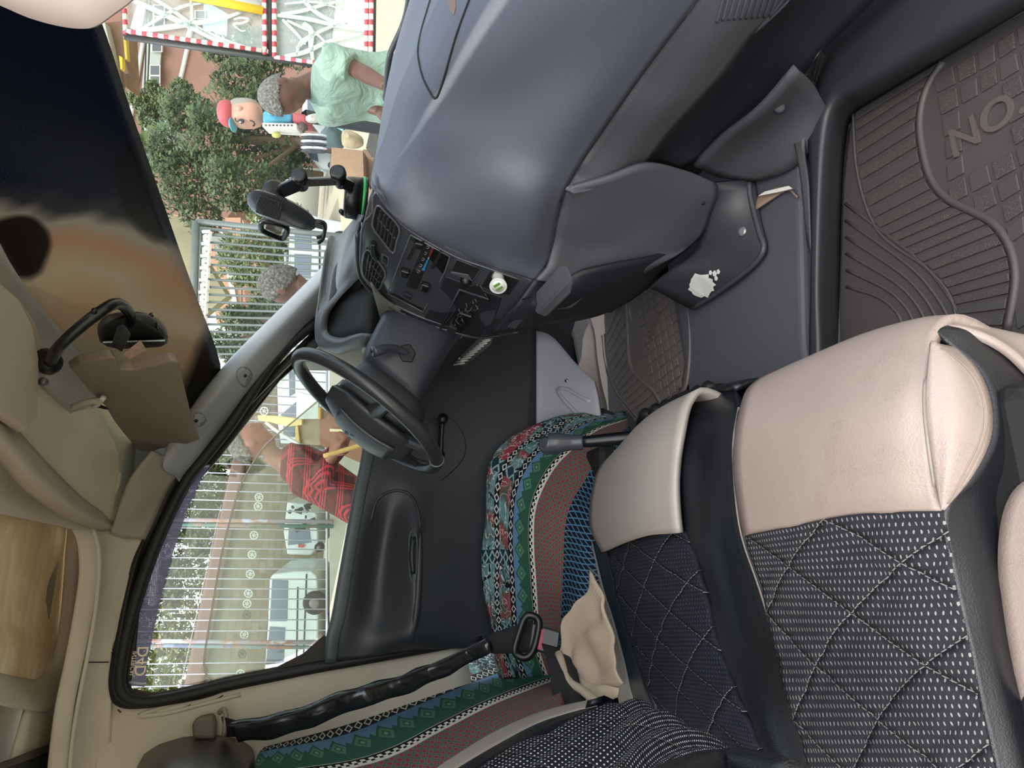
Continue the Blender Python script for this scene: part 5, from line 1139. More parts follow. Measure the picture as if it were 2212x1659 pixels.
# ---------- foliage
def leafmat(name, a, b, c):
    t = T(name, .6, 0, .3); n = t.noise(1.6, 3); n2 = t.noise(11, 2); t.setc(t.mix((n*.6+n2*.5).m('POWER', 1.6), t.mix(n2, a, b), c)); return t.mat
L_dark = leafmat('leaf_dark', '#22331f', '#34492e', '#66774a')
L_mid = leafmat('leaf_mid', '#2f4429', '#4c633a', '#848f58')
L_side = leafmat('leaf_side', '#242f20', '#3b4a2e', '#6d7a45')
M_bark = plain('#5b4c3d', .9, bs=.6, bsc=30)
def leaves(name, blobs, n, size, m, par, seed=1, asp=.5):
    r = random.Random(seed); vs, fs = [], []
    tot = sum(b[1][0]*b[1][1] for b in blobs)
    for c, (rx, rz) in blobs:
        k = int(n*rx*rz/tot)
        for _ in range(k):
            d = V((r.gauss(0, 1), r.gauss(0, 1), r.gauss(0, 1))).normalized(); q = r.uniform(.55, 1.05)
            p = c+V((d.x*rx*q, d.y*rx*q, d.z*rz*q)); p += V((noise.noise(p*1.3), noise.noise(p*1.3+V((9, 0, 0))), noise.noise(p*1.3+V((0, 9, 0)))))*rx*.35
            a = V((r.gauss(0, 1), r.gauss(0, 1), r.gauss(0, 1))).normalized(); b = a.orthogonal().normalized(); s = size*r.uniform(.6, 1.3)
            i0 = len(vs); vs += [p-a*s, p+b*s*asp, p+a*s, p-b*s*asp]; fs.append((i0, i0+1, i0+2, i0+3))
    return mk(name, vs, fs, m, par, None, False)
def tree(pix, d, blobs, label, n, size, m, seed, group='trees behind the yard'):
    """blobs: (u, v, radius px along u, radius px along v)"""
    base = B(pix[0], pix[1], d); base.z = .2
    t = thing('tree', base, label, 'tree', group)
    bl = [(B(u, v, d+dd), (rv*d/FPX, ru*d/FPX)) for u, v, ru, rv, dd in blobs]
    leaves('crown', bl, n, size, m, t, seed)
    top = bl[0][0]
    tube('trunk', [base, base.lerp(top, .5)+V((.15, .1, 0)), top], [.22, .16, .08], M_bark, t, 8)
    for b in bl[1:5]: tube('branch', [base.lerp(top, .5), b[0]], [.07, .03], M_bark, t, 6, 2)
    return t
tree((620,300), 19, [(470,300,75,95,0),(400,250,60,60,1),(390,390,60,70,0),(520,400,70,60,-1),(560,260,70,70,1),(440,470,40,40,0),(520,180,70,50,2),(610,330,60,80,1),(350,320,35,45,0)], 'large bushy green tree behind the painted statue through the windscreen', 15000, .085, L_dark, 3)
tree((640,120), 26, [(560,110,60,60,0),(480,110,50,30,0),(640,60,60,80,1),(700,40,50,60,0),(600,20,60,40,0)], 'darker tree standing behind the taped glass frame', 8000, .11, L_dark, 4)
tree((600,260), 23, [(300,215,26,22,0),(320,250,24,26,0),(345,215,22,26,0),(365,235,22,22,0),(330,190,16,18,0),(390,190,26,20,0)], 'thin yellow-green branches in front of the brick building', 5000, .07, L_mid, 5)
tree((700,600), 30, [(560,560,90,70,0),(640,540,60,60,0),(600,640,60,50,2),(600,470,60,40,0)], 'green tree seen between the grey gate bars', 7000, .12, L_mid, 6)
tree((660,700), 24, [(520,690,50,30,0),(560,680,60,30,1),(480,740,50,30,0),(620,650,60,30,0),(520,760,50,30,0)], 'bush beside the windscreen pillar behind the curved bars', 5000, .09, L_dark, 7)
tree((600,1050), 34, [(430,1000,60,50,0),(470,1060,50,40,0),(420,1110,60,50,0),(500,960,60,40,0)], 'dark green tree top behind the man in the checked shirt', 7000, .13, L_side, 8, 'trees above the brown wall')
tree((600,1200), 34, [(390,1190,80,50,0),(450,1150,60,45,0),(340,1250,80,45,1),(400,1250,70,45,0)], 'thin dark tree with bright sky gaps in the middle of the driver window', 4200, .13, L_side, 9, 'trees above the brown wall')
tree((600,1350), 34, [(370,1330,80,45,0),(320,1390,70,40,1),(400,1390,50,35,0),(360,1440,60,35,0),(330,1290,60,40,0),(380,1520,70,50,0),(330,1480,50,40,0)], 'yellowish tree at the rear corner of the driver window', 6000, .13, leafmat('leaf_olive', '#37401f', '#5b6332', '#93944f'), 10, 'trees above the brown wall')
# palm
pm = thing('palm', B(420, 330, 22), 'small palm crown above the big green tree', 'palm')
pc_ = B(325, 325, 22); tube('trunk', [V((pc_.x, pc_.y, .2)), pc_], .12, M_bark, pm, 8)
lv = []; r = random.Random(3)
for k in range(22):
    a = 2*math.pi*k/22; dv = V((math.cos(a), .3*math.sin(a*3), math.sin(a)*.8+.2)).normalized()
    for s in range(12):
        p = pc_+dv*(.08+s*.07)+V((0, 0, -.01*s*s*.12)); e = dv.cross(V((0, 1, 0))).normalized()
        for sg_ in (-1, 1): lv.append(barvf(p, p+(dv*.5+e*sg_)*.16, .006, .02))
stringy('fronds', lv, L_mid, pm)
# ---------- brick building (salmon) with white frames
def brick(name, a, b, sc=1):
    t = T(name, .85); n = t.noise(1.2, 4); n2 = t.noise(40, 3); t.setc(t.mix(n*.5+n2*.4, a, b)); return t.mat
M_brick = brick('salmon_render', '#7c5a4e', '#96705f'); M_brickl = brick('peach_render', '#a87f66', '#bd937a')
M_band = plain('#d4d2cc', .7); M_dkwin = T('dark_window', .12, 0, .6).setc('#41474a').mat
bA = thing('brick_building', B(600, 120, 42), 'salmon rendered block with white window surrounds at the top of the windscreen', 'building')
def facade(par, d, pts, th, m, name='wall', dd=0): return slab(name, BS(d+dd, *pts), CF*th, m, par)
facade(bA, 42, [(150,-80),(150,330),(300,560),(420,560),(600,330),(760,330),(760,-80)], 3, M_brick)
for a, b in (((318,40),(270,330)), ((420,40),(388,180)), ((500,110),(488,160))):
    tube('white_band', [B(*a, 41.9), B(*b, 41.9)], .13, M_band, bA, 6)
def win(par, d, u0, v0, u1, v1, n=2, sk=0, name='window', fr=.05, gm=None):
    """window with frame, panes and bars; u across = height"""
    P4 = [(u0, v0), (u1, v0+sk), (u1, v1+sk), (u0, v1)]
    w_ = slab(name, BS(d, *P4), CF*.05, M_band, par)
    k = .12
    for i in range(n):
        t0, t1 = (i+.08)/n, (i+.92)/n
        a = (u0+(u1-u0)*k, v0+(v1-v0)*t0); b = (u0+(u1-u0)*(1-k), v0+(v1-v0)*t1)
        slab('pane', BS(d-.03, (a[0], a[1]), (b[0], a[1]+sk), (b[0], b[1]+sk), (a[0], b[1])), CF*.02, gm or M_dkwin, w_)
    return w_
win(bA, 41.8, 318, 138, 346, 192, 2); win(bA, 41.8, 325, 84, 352, 112, 1); win(bA, 41.8, 330, 10, 356, 60, 2)
slab('wall', BS(41.7, (316,84),(350,84),(342,190),(306,190)), CF*.1, plain('#9ea59a', .8), bA)
win(bA, 41.5, 322, 140, 346, 186, 2); win(bA, 41.5, 326, 92, 350, 112, 1)
facade(bA, 41.6, [(296,10),(316,10),(304,70),(281,60)], .1, plain('#c4d0d6', .6), 'blue_panel')
facade(bA, 41.6, [(440,0),(492,30),(488,100),(438,60)], .1, plain('#aeb9c0', .6), 'blue_panel')
win(bA, 41.5, 500, 75, 545, 100, 2); win(bA, 41.5, 420, 22, 444, 40, 1)
# grey-blue blank wall of a lower house
bB = tag(slab('grey_house_wall', BS(38, (308,250),(366,262),(370,300),(330,330),(305,345)), CF*2, plain('#a8b1b8', .8, var=.1)), 'pale grey-blue gable between the brick block and the palm', 'building')
# peach building on the driver side seen through gate
bC = thing('peach_building', B(560, 560, 36), 'peach rendered house with white frames and brown windows behind the gate', 'building')
facade(bC, 36, [(320,455),(380,470),(440,560),(470,700),(560,745),(565,500),(540,500),(520,470),(420,470)], 2, M_brickl)
facade(bC, 35.8, [(335,478),(352,482),(384,560),(372,560)], .1, M_band, 'white_band')
facade(bC, 35.8, [(474,500),(484,500),(520,700),(510,705)], .1, M_band, 'white_band')
facade(bC, 35.7, [(455,505),(505,520),(512,562),(470,565)], .1, plain('#8e8d86', .7), 'shutter')
win(bC, 35.6, 490, 562, 522, 598, 1, 0, gm=plain('#5c4642', .4))
facade(bC, 35.6, [(528,628),(556,628),(556,680),(534,682)], .1, plain('#7d5045', .7), 'door_panel')
facade(bC, 35.6, [(520,470),(522,470),(524,740),(522,740)], .05, M_dark, 'cable_line')
# yellow-green awning roof on the left gate post
aw = tag(slab('awning', BS(20, (330,450),(420,480),(440,560),(490,640),(415,700),(378,560)), CF*.4, plain('#8d8768', .7, var=.25, vs=2)), 'yellowish sloping roof sheet at the lower edge of the sunstrip', 'awning')
gt = tag(slab('concrete_slab', BS(24, (318,420),(352,466),(332,470),(312,430)), CF*.4, plain('#b9c2ba', .8)), 'pale concrete ledge beside the film edge', 'ledge')
# wooden eaves with trim
ev = thing('wooden_eaves', B(240, 100, 14), 'brown wooden eaves with scalloped white tin edge high in the windscreen', 'eaves')
slab('eave_board', BS(14, (222,50),(262,45),(268,60),(274,190),(262,180),(250,130)), CF*.5, plain('#7a5c45', .8, var=.3, vs=3), ev)
slab('tin_sheet', BS(13.8, (212,40),(226,48),(245,130),(262,230),(255,235),(232,150)), CF*.3, plain('#a9a79c', .7), ev)
slab('eave_board', BS(13.7, (262,150),(270,130),(278,158),(270,160)), CF*.3, plain('#6b523f', .8), ev)
for k in range(8): slab('white_scallop', BS(13.6, (219+k*5.4,60+k*23),(224+k*5.4,66+k*23),(220+k*5.4,78+k*23)), CF*.05, M_white, ev)
slab('yellow_board', BS(13.5, (257,120),(264,124),(264,148),(260,150)), CF*.1, plain('#d8ae22', .6), ev)
slab('yellow_board', BS(13.5, (266,78),(272,82),(275,128),(270,128)), CF*.1, plain('#b0982c', .6), ev)
# cables
for k, (a, b, c) in enumerate((((318,-30),(312,200),(296,420)), ((326,-30),(320,160),(305,330)), ((283,330),(330,400),(352,470)))):
    tag(tube('overhead_cable', BS(30, a, b, c), .03, M_black), ['overhead cable nearest the sunstrip film', 'second overhead cable, crossing the brick windows', 'short slanting cable beside the palm'][k], 'cable', 'overhead cables')
# ---------- gate seen through the windscreen and fence seen through the side window
M_gate = plain('#666e6d', .5, .1); M_bar = plain('#a9a8b8', .5, .1)
def key(par, d, pts, m, n, r):
    """row of meander hooks along a pixel line, hooks turned outwards"""
    vf = []
    for i in range(n):
        t0, t1 = i/n, (i+.82)/n
        a = (pts[0][0]+(pts[1][0]-pts[0][0])*t0, pts[0][1]+(pts[1][1]-pts[0][1])*t0); b = (pts[0][0]+(pts[1][0]-pts[0][0])*t1, pts[0][1]+(pts[1][1]-pts[0][1])*t1)
        L = b[1]-a[1]; W_ = pts[2]
        q = [(a[0], a[1]), (a[0]+W_, a[1]), (a[0]+W_, a[1]+L), (a[0]+W_*.33, a[1]+L), (a[0]+W_*.33, a[1]+L*.4), (a[0]+W_*.66, a[1]+L*.4), (a[0]+W_*.66, a[1]+L*.68)]
        for s, e in zip(q, q[1:]): vf.append(barvf(B(s[0], s[1], d), B(e[0], e[1], d), r, r))
    return stringy('meander_frieze', vf, m, par)
DG = 13.0
gt1 = thing('metal_gate', V((B(700, 600, DG).x, B(700, 600, DG).y, .2)), 'grey metal gate of bars with white meander frieze behind the phone holder', 'gate')
def gbar(par, a, b, r, m, d, name='bar', curve=0):
    mid = ((a[0]+b[0])/2, (a[1]+b[1])/2+curve)
    pts = [B(*a, d), B(*mid, d), B(*b, d)] if curve else [B(*a, d), B(*b, d)]
    return tube(name, pts, r, m, par, 6, 3)
gbar(gt1, (424,478), (830,520), .055, M_gate, DG, 'gate_frame'); gbar(gt1, (430,492), (830,535), .03, M_gate, DG, 'gate_frame')
gbar(gt1, (424,478), (416,740), .075, M_gate, DG, 'gate_frame'); gbar(gt1, (434,492), (428,740), .03, M_gate, DG, 'gate_frame')
for k in range(17):
    v = 512+k*15.6; bend = 6*math.sin(k*.9)+max(0, k-8)*1.2
    gbar(gt1, (440,v-6+k*.6), (800 if k < 6 else 780, v+22-k*1.6), .022, M_gate, DG, 'bar', 2)
key(gt1, DG-.05, ((437,500),(424,735), 17), plain('#e9ece8', .5), 9, .024)
DF = 12.0
fe_ = thing('metal_fence', V((B(720, 1200, DF).x, B(720, 1200, DF).y, .7)), 'pale grey metal bar fence with ring ornaments behind the man in the checked shirt', 'fence')
vlist = [800,820,838,856,874,892,911,930,949,968,987,1006,1026,1045,1064,1084,1104,1144,1166,1186,1207,1229,1251,1272,1294,1316,1339,1362,1384,1430,1453,1477,1500,1524]
for i, v in enumerate(vlist):
    sl = -.000118*(v-1300)
    gbar(fe_, (262, v-sl*-(-340)), (708, v+sl*108), .0105, M_bar, DF, 'bar')
fe_['group'] = 'yard metalwork'; del fe_['group']
for v0 in (1128, 1390):
    for dv, c, w_ in ((-4, '#8d8797', .035), (6, '#5f7f86' if v0 > 1200 else '#3f6a62', .032)):
        t = T('flaky_paint', .7); n = t.noise(2.2, 4); cc = t.ramp(n, (.3, c), (.5, c), (.58, '#9a6a52'), (.62, '#4a5a80' if dv > 0 else '#aeb4c8'), (.8, '#b9c4c6')); t.setc(cc)
        gbar(fe_, (262, v0+dv-2), (720, v0+dv+3), w_, t.mat, DF-.1, 'post')
gbar(fe_, (262,700), (262,1560), .03, M_bar, DF, 'rail'); gbar(fe_, (706,800), (706,1560), .02, M_bar, DF, 'rail')
key(fe_, DF-.05, ((340,1100),(316,1310), 15), plain('#e6e4ec', .5), 8, .022)
for k, v in enumerate((1180, 1120)): pass
ringm = plain('#b9bcbc', .5)
for i, (u, v) in enumerate(((571,888),(560,925),(560,1074),(558,1094),(549,1156),(545,1198),(541,1240),(537,1282),(534,1304),(533,1328),(528,1371),(523,1413),(520,1455))):
    c = B(u, v, DF-.03); rr = 8.3*DF/FPX
    o = tube('ring_ornament', [c+(CR*math.cos(k*math.pi/6)+CU*math.sin(k*math.pi/6))*rr for k in range(12)], .011, ringm if i not in (9, 11) else M_dark, fe_, 5, 2, True)
    stringy('ring_star', [barvf(c-(CR*math.cos(a)+CU*math.sin(a))*rr*.75, c+(CR*math.cos(a)+CU*math.sin(a))*rr*.75, .006) for a in (.3, 1.35, 2.4)], ringm if i not in (9, 11) else M_dark, o)
# thin lighting rod lines in front of the wall
gbar(fe_, (388,1490), (478,1090), .006, M_bar, DF-.2, 'stay_rod')
# low kerb the fence stands on
kb_ = tag(slab('concrete_kerb', [V((p.x, p.y, z)) for p, z in ((B(712,780,DF),0),(B(712,1560,DF),0),(B(712,1560,DF),B(712,1560,DF).z),(B(712,780,DF),B(712,780,DF).z))], CF*.2, plain('#a9a69b', .9)), 'low concrete kerb under the bar fence', 'kerb')
# gate kerb
tag(slab('concrete_kerb', [V((p.x, p.y, z)) for p, z in ((B(835,470,DG),0),(B(830,790,DG),0),(B(800,790,DG),B(800,790,DG).z),(B(835,470,DG),B(835,470,DG).z))], CF*.2, plain('#a9a69b', .9)), 'concrete kerb under the grey gate', 'kerb')
# far stone wall and the brown band above
def stone():
    t = T('field_stone_wall', .9); br = t.nt.nodes.new('ShaderNodeTexBrick'); br.inputs['Scale'].default_value = 1; br.inputs['Brick Width'].default_value = .55; br.inputs['Row Height'].default_value = .32; br.inputs['Mortar Size'].default_value = .02
    br.inputs['Color1'].default_value = (*hexc('#6e675a'), 1); br.inputs['Color2'].default_value = (*hexc('#474339'), 1); br.inputs['Mortar'].default_value = (*hexc('#3f3c35'), 1)
    t.nt.links.new(t.uvs, br.inputs[0]); n = t.noise(2.5, 4); t.setc(t.mix(n*.55, E(t.nt, br.outputs[0]), '#7d7464')); return t.mat
Dw = 32.0
sw3 = patch('stone_wall', [BS(Dw, (510,700),(525,900),(470,1200),(430,1400),(405,1540)), BS(Dw, (715,700),(715,900),(715,1200),(715,1400),(715,1540))], stone(), None, 4, 4, .5)
tag(sw3, 'tall rough stone wall behind the parked vans', 'wall')
bw_ = patch('brown_coping_wall', [BS(Dw-.3, (505,980),(482,1085),(444,1250),(412,1410),(384,1550)), BS(Dw-.3, (530,980),(512,1085),(476,1250),(448,1410),(424,1550))], brick('brown_blockwork', '#5a4640', '#6f5850'), None, 4, 4, .4)
tag(bw_, 'brown blockwork strip on top of the stone wall', 'wall')
# ---------- vehicles
M_car = plain('#b9bfc0', .3, var=.03); M_cwin = T('car_glass', .1, 0, .6).setc('#4b5a6b').mat; M_tyre = plain('#1c1d20', .8)
def wheelv(par, u, v, rpx, d, nm='wheel'):
    c = B(u, v, d); ax = -CF
    lathe(nm, c, ax, [(-.1, rpx*d/FPX), (.06, rpx*d/FPX), (.09, rpx*.85*d/FPX), (.07, rpx*.5*d/FPX)], M_tyre, par, 24)
    lathe('wheel_hub', c-CF*.06, ax, [(0, rpx*.48*d/FPX), (.03, rpx*.4*d/FPX), (.05, rpx*.12*d/FPX)], plain('#6d5f5f', .5), par, 18)
def vanbody(label, d, outline, windows, wheels, dep=1.7, cat='van', grp='parked white vans', lines=()):
    c = B(sum(p[0] for p in outline)/len(outline), sum(p[1] for p in outline)/len(outline), d)
    t = thing('parked_van', V((c.x, c.y, .3)), label, cat, grp)
    slab('body', BS(d, *outline), CF*dep, M_car, t, .05)
    for w_ in windows:
        q = slab('window', BS(d-.02, *w_), CF*.03, M_cwin, t, .0)
    for w_ in wheels: wheelv(t, w_[0], w_[1], w_[2], d-.05)
    for a, b in lines: tube('side_moulding', [B(*a, d-.02), B(*b, d-.02)], .02, M_dark, t, 5)
    return t
v1_ = vanbody('white minibus with dark wheel at the foot of the stone wall', 22, [(582,1250),(590,1240),(640,1234),(672,1234),(684,1245),(688,1290),(686,1400),(684,1510),(566,1510),(572,1440),(578,1350)],
  [[(588,1252),(622,1254),(620,1342),(583,1342)], [(583,1354),(616,1356),(612,1410),(576,1412)], [(576,1424),(612,1424),(600,1432),(572,1436)], [(577,1404),(614,1404),(612,1432),(574,1436)]], [(680,1302,25)], lines=(((643,1268),(639,1510)), ((662,1240),(652,1510))))
v2_ = vanbody('white van with rear window and red light beyond the checked shirt', 24, [(620,1084),(660,1090),(684,1112),(688,1180),(672,1200),(620,1198),(612,1150)],
  [[(624,1140),(668,1140),(672,1172),(622,1178)]], [(690,1182,10)])
slab('tail_lamp', BS(23.9, (644,1176),(656,1176),(656,1183),(644,1183)), CF*.03, plain('#a23a3a', .4), v2_)
rr_ = random.Random(5); vf = []
for i in range(16):
    a = (640+rr_.uniform(-12, 30), 1105+rr_.uniform(-14, 40)); b = (a[0]+rr_.uniform(-12, 16), a[1]+rr_.uniform(-7, 7)); vf.append(barvf(B(*a, 23.85), B(*b, 23.85), .03, .05))
stringy('black_lettering', vf, M_dark, v2_)
v3_ = vanbody('white minibus behind the grey gate, cut by the pillar', 17, [(626,455),(640,450),(690,470),(745,480),(750,520),(748,560),(745,760),(618,760),(620,600)],
  [[(636,500),(672,502),(672,542),(636,540)], [(636,548),(672,550),(670,596),(635,594)], [(635,602),(670,604),(668,660),(634,660)]], [(735,520,20)], lines=(((690,500),(690,760)),))
tube('roof_rack', BS(16.9, (616,545),(618,600),(616,640)), .04, M_chrome, v3_, 6)
v4_ = vanbody('white van with its side door facing the bars, above the windowsill planks', 17, [(596,790),(600,905),(625,900),(640,880),(650,860),(700,905),(740,905),(760,880),(770,790)],
  [[(624,800),(636,800),(636,850),(625,856)], [(605,897),(640,868),(641,898),(622,903)]], [(768,900,18)])
v5_ = vanbody('small white hatchback seen below the boxed terrace at the tree foot', 20, [(655,318),(662,332),(682,352),(700,366),(716,366),(716,318)],
  [[(660,322),(684,326),(688,350),(672,343)]], [(716,358,7)], 'car' and 1.6, 'car', 'parked cars in the yard')
v6_ = vanbody('light car half hidden by the man in the pale green shirt', 15, [(656,205),(650,240),(668,250),(720,258),(750,254),(752,205)],
  [[(664,210),(688,214),(690,240),(664,238)]], [(752,245,9)], 1.6, 'car', 'parked cars in the yard')
v7_ = vanbody('dark-windowed white car between the yellow planks', 19, [(598,903),(604,912),(690,912),(690,960),(606,958)], [[(612,915),(640,915),(640,944),(612,944)]], [(690,935,16)], 1.5, 'car', 'parked cars in the yard')
for q in (v5_, v6_, v7_): q.name = 'parked_car'
# ---------- taped glass frames
tp = thing('taped_glass_frame', V((B(800, 60, 5.5).x, B(800, 60, 5.5).y, 0)), 'black window frame edged with red and white tape, panes brushed with white strokes', 'window frame')
M_frame = plain('#2a2b2d', .5)
def tapemat():
    t = T('red_white_tape', .6); k = (t.y/.085).fr(); t.setc(t.mix(k.gt(.52)*(t.x-.25).ab().lt(.5), '#e5ddda', '#c1444f')); return t.mat
M_tape = tapemat()
def bar5(a, b, w_, m, name, d=5.5, par=None):
    p, q = B(*a, d), B(*b, d); n = (q-p).normalized().cross(CF).normalized()*w_
    rows = [[p-n/2+(q-p)*t, p+n/2+(q-p)*t] for t in (0, .5, 1)]
    vs = [x for r_ in rows for x in r_]; L = (q-p).length
    o = patch(name, rows, m, par or tp, lin=True, solid=.02); return o
bar5((268,78),(800,155),.045,M_frame,'frame_side'); bar5((270,66),(578,110),.028,M_tape,'tape',5.47); bar5((592,122),(790,150),.022,M_tape,'tape',5.47)
bar5((580,-90),(582,120),.055,M_frame,'frame_rail'); bar5((569,-90),(571,116),.03,M_tape,'tape',5.47); bar5((591,-90),(592,122),.03,M_tape,'tape',5.47)
bar5((803,-90),(800,150),.03,M_tape,'tape',5.47); bar5((793,-90),(790,150),.03,M_tape,'tape',5.47); bar5((262,-90),(270,72),.03,M_tape,'tape',5.47)
bar5((262,-90),(268,75),.03,M_frame,'frame_rail',5.52); bar5((806,-90),(803,152),.05,M_frame,'frame_rail',5.52)
bar5((372,-18),(567,22),.06,plain('#e6c21e', .5),'yellow_tape',5.45)
bar5((320,-40),(560,12),.05,M_white,'white_tape',5.46)
slab('glass_pane', BS(5.52, (268,-90),(272,72),(568,112),(570,-90)), CF*.006, glassmat('hazy_pane', (.93, .97, .95), .03, .16), tp)
slab('glass_pane', BS(5.52, (592,-90),(592,124),(792,152),(792,-90)), CF*.006, glassmat('hazy_pane', (.93, .97, .95), .03, .22), tp)
M_stroke = plain('#cfdfd8', .8, var=.1)
def stroke(pts, w_):
    P_ = spl([V((a, b, 0)) for a, b in pts], 5); rows = []
    for i, p in enumerate(P_):
        t = (P_[min(i+1, len(P_)-1)]-P_[max(i-1, 0)]); n = V((-t.y, t.x, 0)).normalized()*w_*(.6+.4*math.sin(math.pi*min(1, .15+i/len(P_))))
        rows.append([B(p.x-n.x, p.y-n.y, 5.49), B(p.x+n.x, p.y+n.y, 5.49)])
    patch('white_stroke', rows, M_stroke, tp, lin=True, solid=.001)
for s_ in (([(290,2),(340,24),(420,62),(470,88),(500,98)], 6), ([(292,66),(340,62),(420,50),(480,40),(520,26)], 6), ([(320,-10),(370,20),(420,56),(480,84),(540,104)], 4), ([(310,60),(360,30),(400,12),(440,6)], 4), ([(412,-10),(414,40),(400,90)], 3.5), ([(505,42),(520,38),(538,42),(522,50),(504,52),(520,66),(530,66)], 2.5),
           ([(592,32),(660,40),(730,56),(792,68)], 4.5), ([(606,30),(650,24),(700,10),(745,0)], 4), ([(655,0),(680,24),(720,46),(790,62)], 4.5), ([(615,122),(660,112),(710,90),(785,72)], 5), ([(655,50),(672,66),(672,100),(676,130)], 6), ([(610,42),(640,72),(660,96)], 3.5), ([(620,44),(650,58),(690,78),(725,124)], 3), ([(640,104),(680,74),(720,56),(750,50)], 3.5), ([(640,120),(650,90),(680,70)], 3), ([(615,8),(680,4),(740,20)], 2.5)):
    stroke(*s_)
tube('support_leg', [B(800,-88,5.5), V((B(800,-88,5.5).x, B(800,-88,5.5).y, 0))], .03, M_frame, tp, 8)
# ---------- bits of the workshop by the statue
def plank(name, d, pts, th, c, label, cat, bev=.004):
    t = T('planks', .8); n = t.noise(14, 4, dis=1); t.setc(t.mix(n, tuple(x*.75 for x in hexc(c)), tuple(min(1, x*1.15) for x in hexc(c)))); 
    return tag(slab(name, BS(d, *pts), CF*th, t.mat, None, bev), label, cat)
tb = plank('wooden_crate', 8, [(716,318),(784,325),(786,390),(716,376)], .5, '#a5866a', 'brown plywood crate behind the dashboard edge', 'crate')
plank('wooden_crate', 8.3, [(784,322),(812,325),(812,400),(784,395)], .5, '#a98c70', 'narrow brown crate end beside the plywood crate', 'crate')
plank('stone_block', 7.5, [(802,268),(822,270),(818,325),(790,320)], .3, '#5c5a55', 'dark grey block beside the cream bag', 'block')
cbg = pillow('cream_bag', BS(7.6, (742,284),(760,284),(782,296),(784,312),(765,320),(742,316),(738,300)), B(760, 302, 7.6), CF*.12, plain('#bfae8c', .8, var=.35, vs=14)); tag(cbg, 'crumpled cream plastic bag on the crate', 'bag')
tq = pillow('tarpaulin', BS(9, (700,255),(742,258),(742,288),(740,318),(702,318),(690,300),(704,280)), B(720, 285, 9), CF*.2, plain('#4d6063', .8, var=.3, vs=6)); tag(tq, 'blue-grey tarpaulin heap under the statue', 'tarpaulin')
slab('blue_patch', BS(8.75, (722,272),(741,268),(741,284)), CF*.02, plain('#7ab4cc', .6), tq)
lk = thing('striped_stool', B(680, 300, 7), 'black and white striped stool legs beside the statue', 'stool')
for k in range(6): pillow('stripe', BS(7, (655,288+k*7),(700,290+k*7),(702,296+k*7),(655,294+k*7)), B(678, 292+k*7, 7), CF*.04, plain('#c9ccd8' if k % 2 == 0 else '#3b3c40', .7), lk)
pillow('white_bundle', BS(6.8, (662,252),(680,246),(692,248),(690,262),(672,266),(662,262)), B(676, 256, 6.8), CF*.05, plain('#b9bab4', .8), lk)
# painted statue (generic boy figure)
stt = thing('painted_statue', V((B(700, 260, 7).x, B(700, 260, 7).y, .2)), 'painted fibreglass figure with red cap, round face and blue and red top', 'statue')
dS = 7.0; px_ = dS/FPX
def ell(name, u, v, ru, rv, m, par, d=dS, rd=None, pw=1):
    c = B(u, v, d); vs, fs = [], []; n1, n2 = 14, 20; rd = rd or min(ru, rv)
    for i in range(n1+1):
        a = math.pi*i/n1
        for j in range(n2):
            b = 2*math.pi*j/n2; f_ = lambda x: math.copysign(abs(x)**pw, x)
            vs.append(c+CR*f_(math.cos(a))*ru*px_*d/dS+CU*f_(math.sin(a)*math.cos(b))*rv*px_*d/dS+CF*f_(math.sin(a)*math.sin(b))*rd*px_*d/dS)
    for i in range(n1):
        for j in range(n2): fs.append((i*n2+j, i*n2+(j+1) % n2, (i+1)*n2+(j+1) % n2, (i+1)*n2+j))
    return mk(name, vs, fs, m, par)
skin_s = plain('#c99a86', .6); 
ell('face', 532, 248, 34, 28, skin_s, stt, pw=.75)
ell('head_back', 530, 236, 33, 20, plain('#9d968c', .6), stt, dS+.02, 30, .75)
ell('cap', 492, 246, 19, 27, plain('#c2565f', .6), stt, dS-.02, 29, .8)
ell('cap_peak', 503, 270, 5, 15, plain('#5aa0b8', .6), stt, dS-.05, 20)
ell('ear', 517, 234, 7, 5, skin_s, stt, dS-.13)
ell('eye', 521, 262, 7, 5.5, plain('#26292b', .4), stt, dS-.125, 2); ell('eye_glint', 519, 264, 2.5, 2, M_white, stt, dS-.13, 2)
tube('mouth', BS(dS-.14, (540,260),(547,263),(550,269),(546,273)), .008, M_dark, stt, 6)
tube('eyebrow', BS(dS-.13, (508,255),(509,260),(513,263)), .006, M_dark, stt, 6)
def slab3(name, d, pts, th, m, par, bev=.03): return slab(name, BS(d, *pts), CF*th, m, par, bev, True, 3)
slab3('blue_top', dS-.1, [(566,238),(600,236),(630,241),(630,262),(600,264),(566,266)], .26, plain('#4f9ab8', .6), stt)
slab3('red_band', dS-.1, [(630,241),(662,246),(662,266),(630,264)], .25, plain('#b2525c', .6), stt)
slab3('white_apron', dS-.14, [(566,264),(640,266),(642,279),(600,276),(566,274)], .2, plain('#d7d4ce', .6), stt, .01)
for k in range(8): slab('button_mark', BS(dS-.145, (572+k*8,269),(576+k*8,269),(576+k*8,272),(572+k*8,272)), CF*.004, M_dark, stt)
tube('arm', BS(dS-.2, (588,238),(586,228),(578,222)), [.05, .045, .03], plain('#c9a693', .6), stt, 10); ell('sleeve', 586, 243, 9, 8, plain('#4f9ab8', .6), stt, dS-.18)
tube('hand', BS(dS-.2, (648,270),(656,274),(660,280)), [.035, .04, .03], plain('#4d3a36', .6), stt, 10)
tube('leg', [B(662, 252, dS), B(700, 258, dS+.05), V((B(700, 260, dS).x, B(700, 260, dS).y, .0))], [.07, .06, .05], M_dark, stt, 10)
ell('yellow_ball', 597, 292, 10, 6, plain('#b7b46a', .7), stt, dS-.02)
tube('ball_string', BS(dS, (575,272),(590,284)), .008, plain('#cfc9b8', .7), stt, 5)
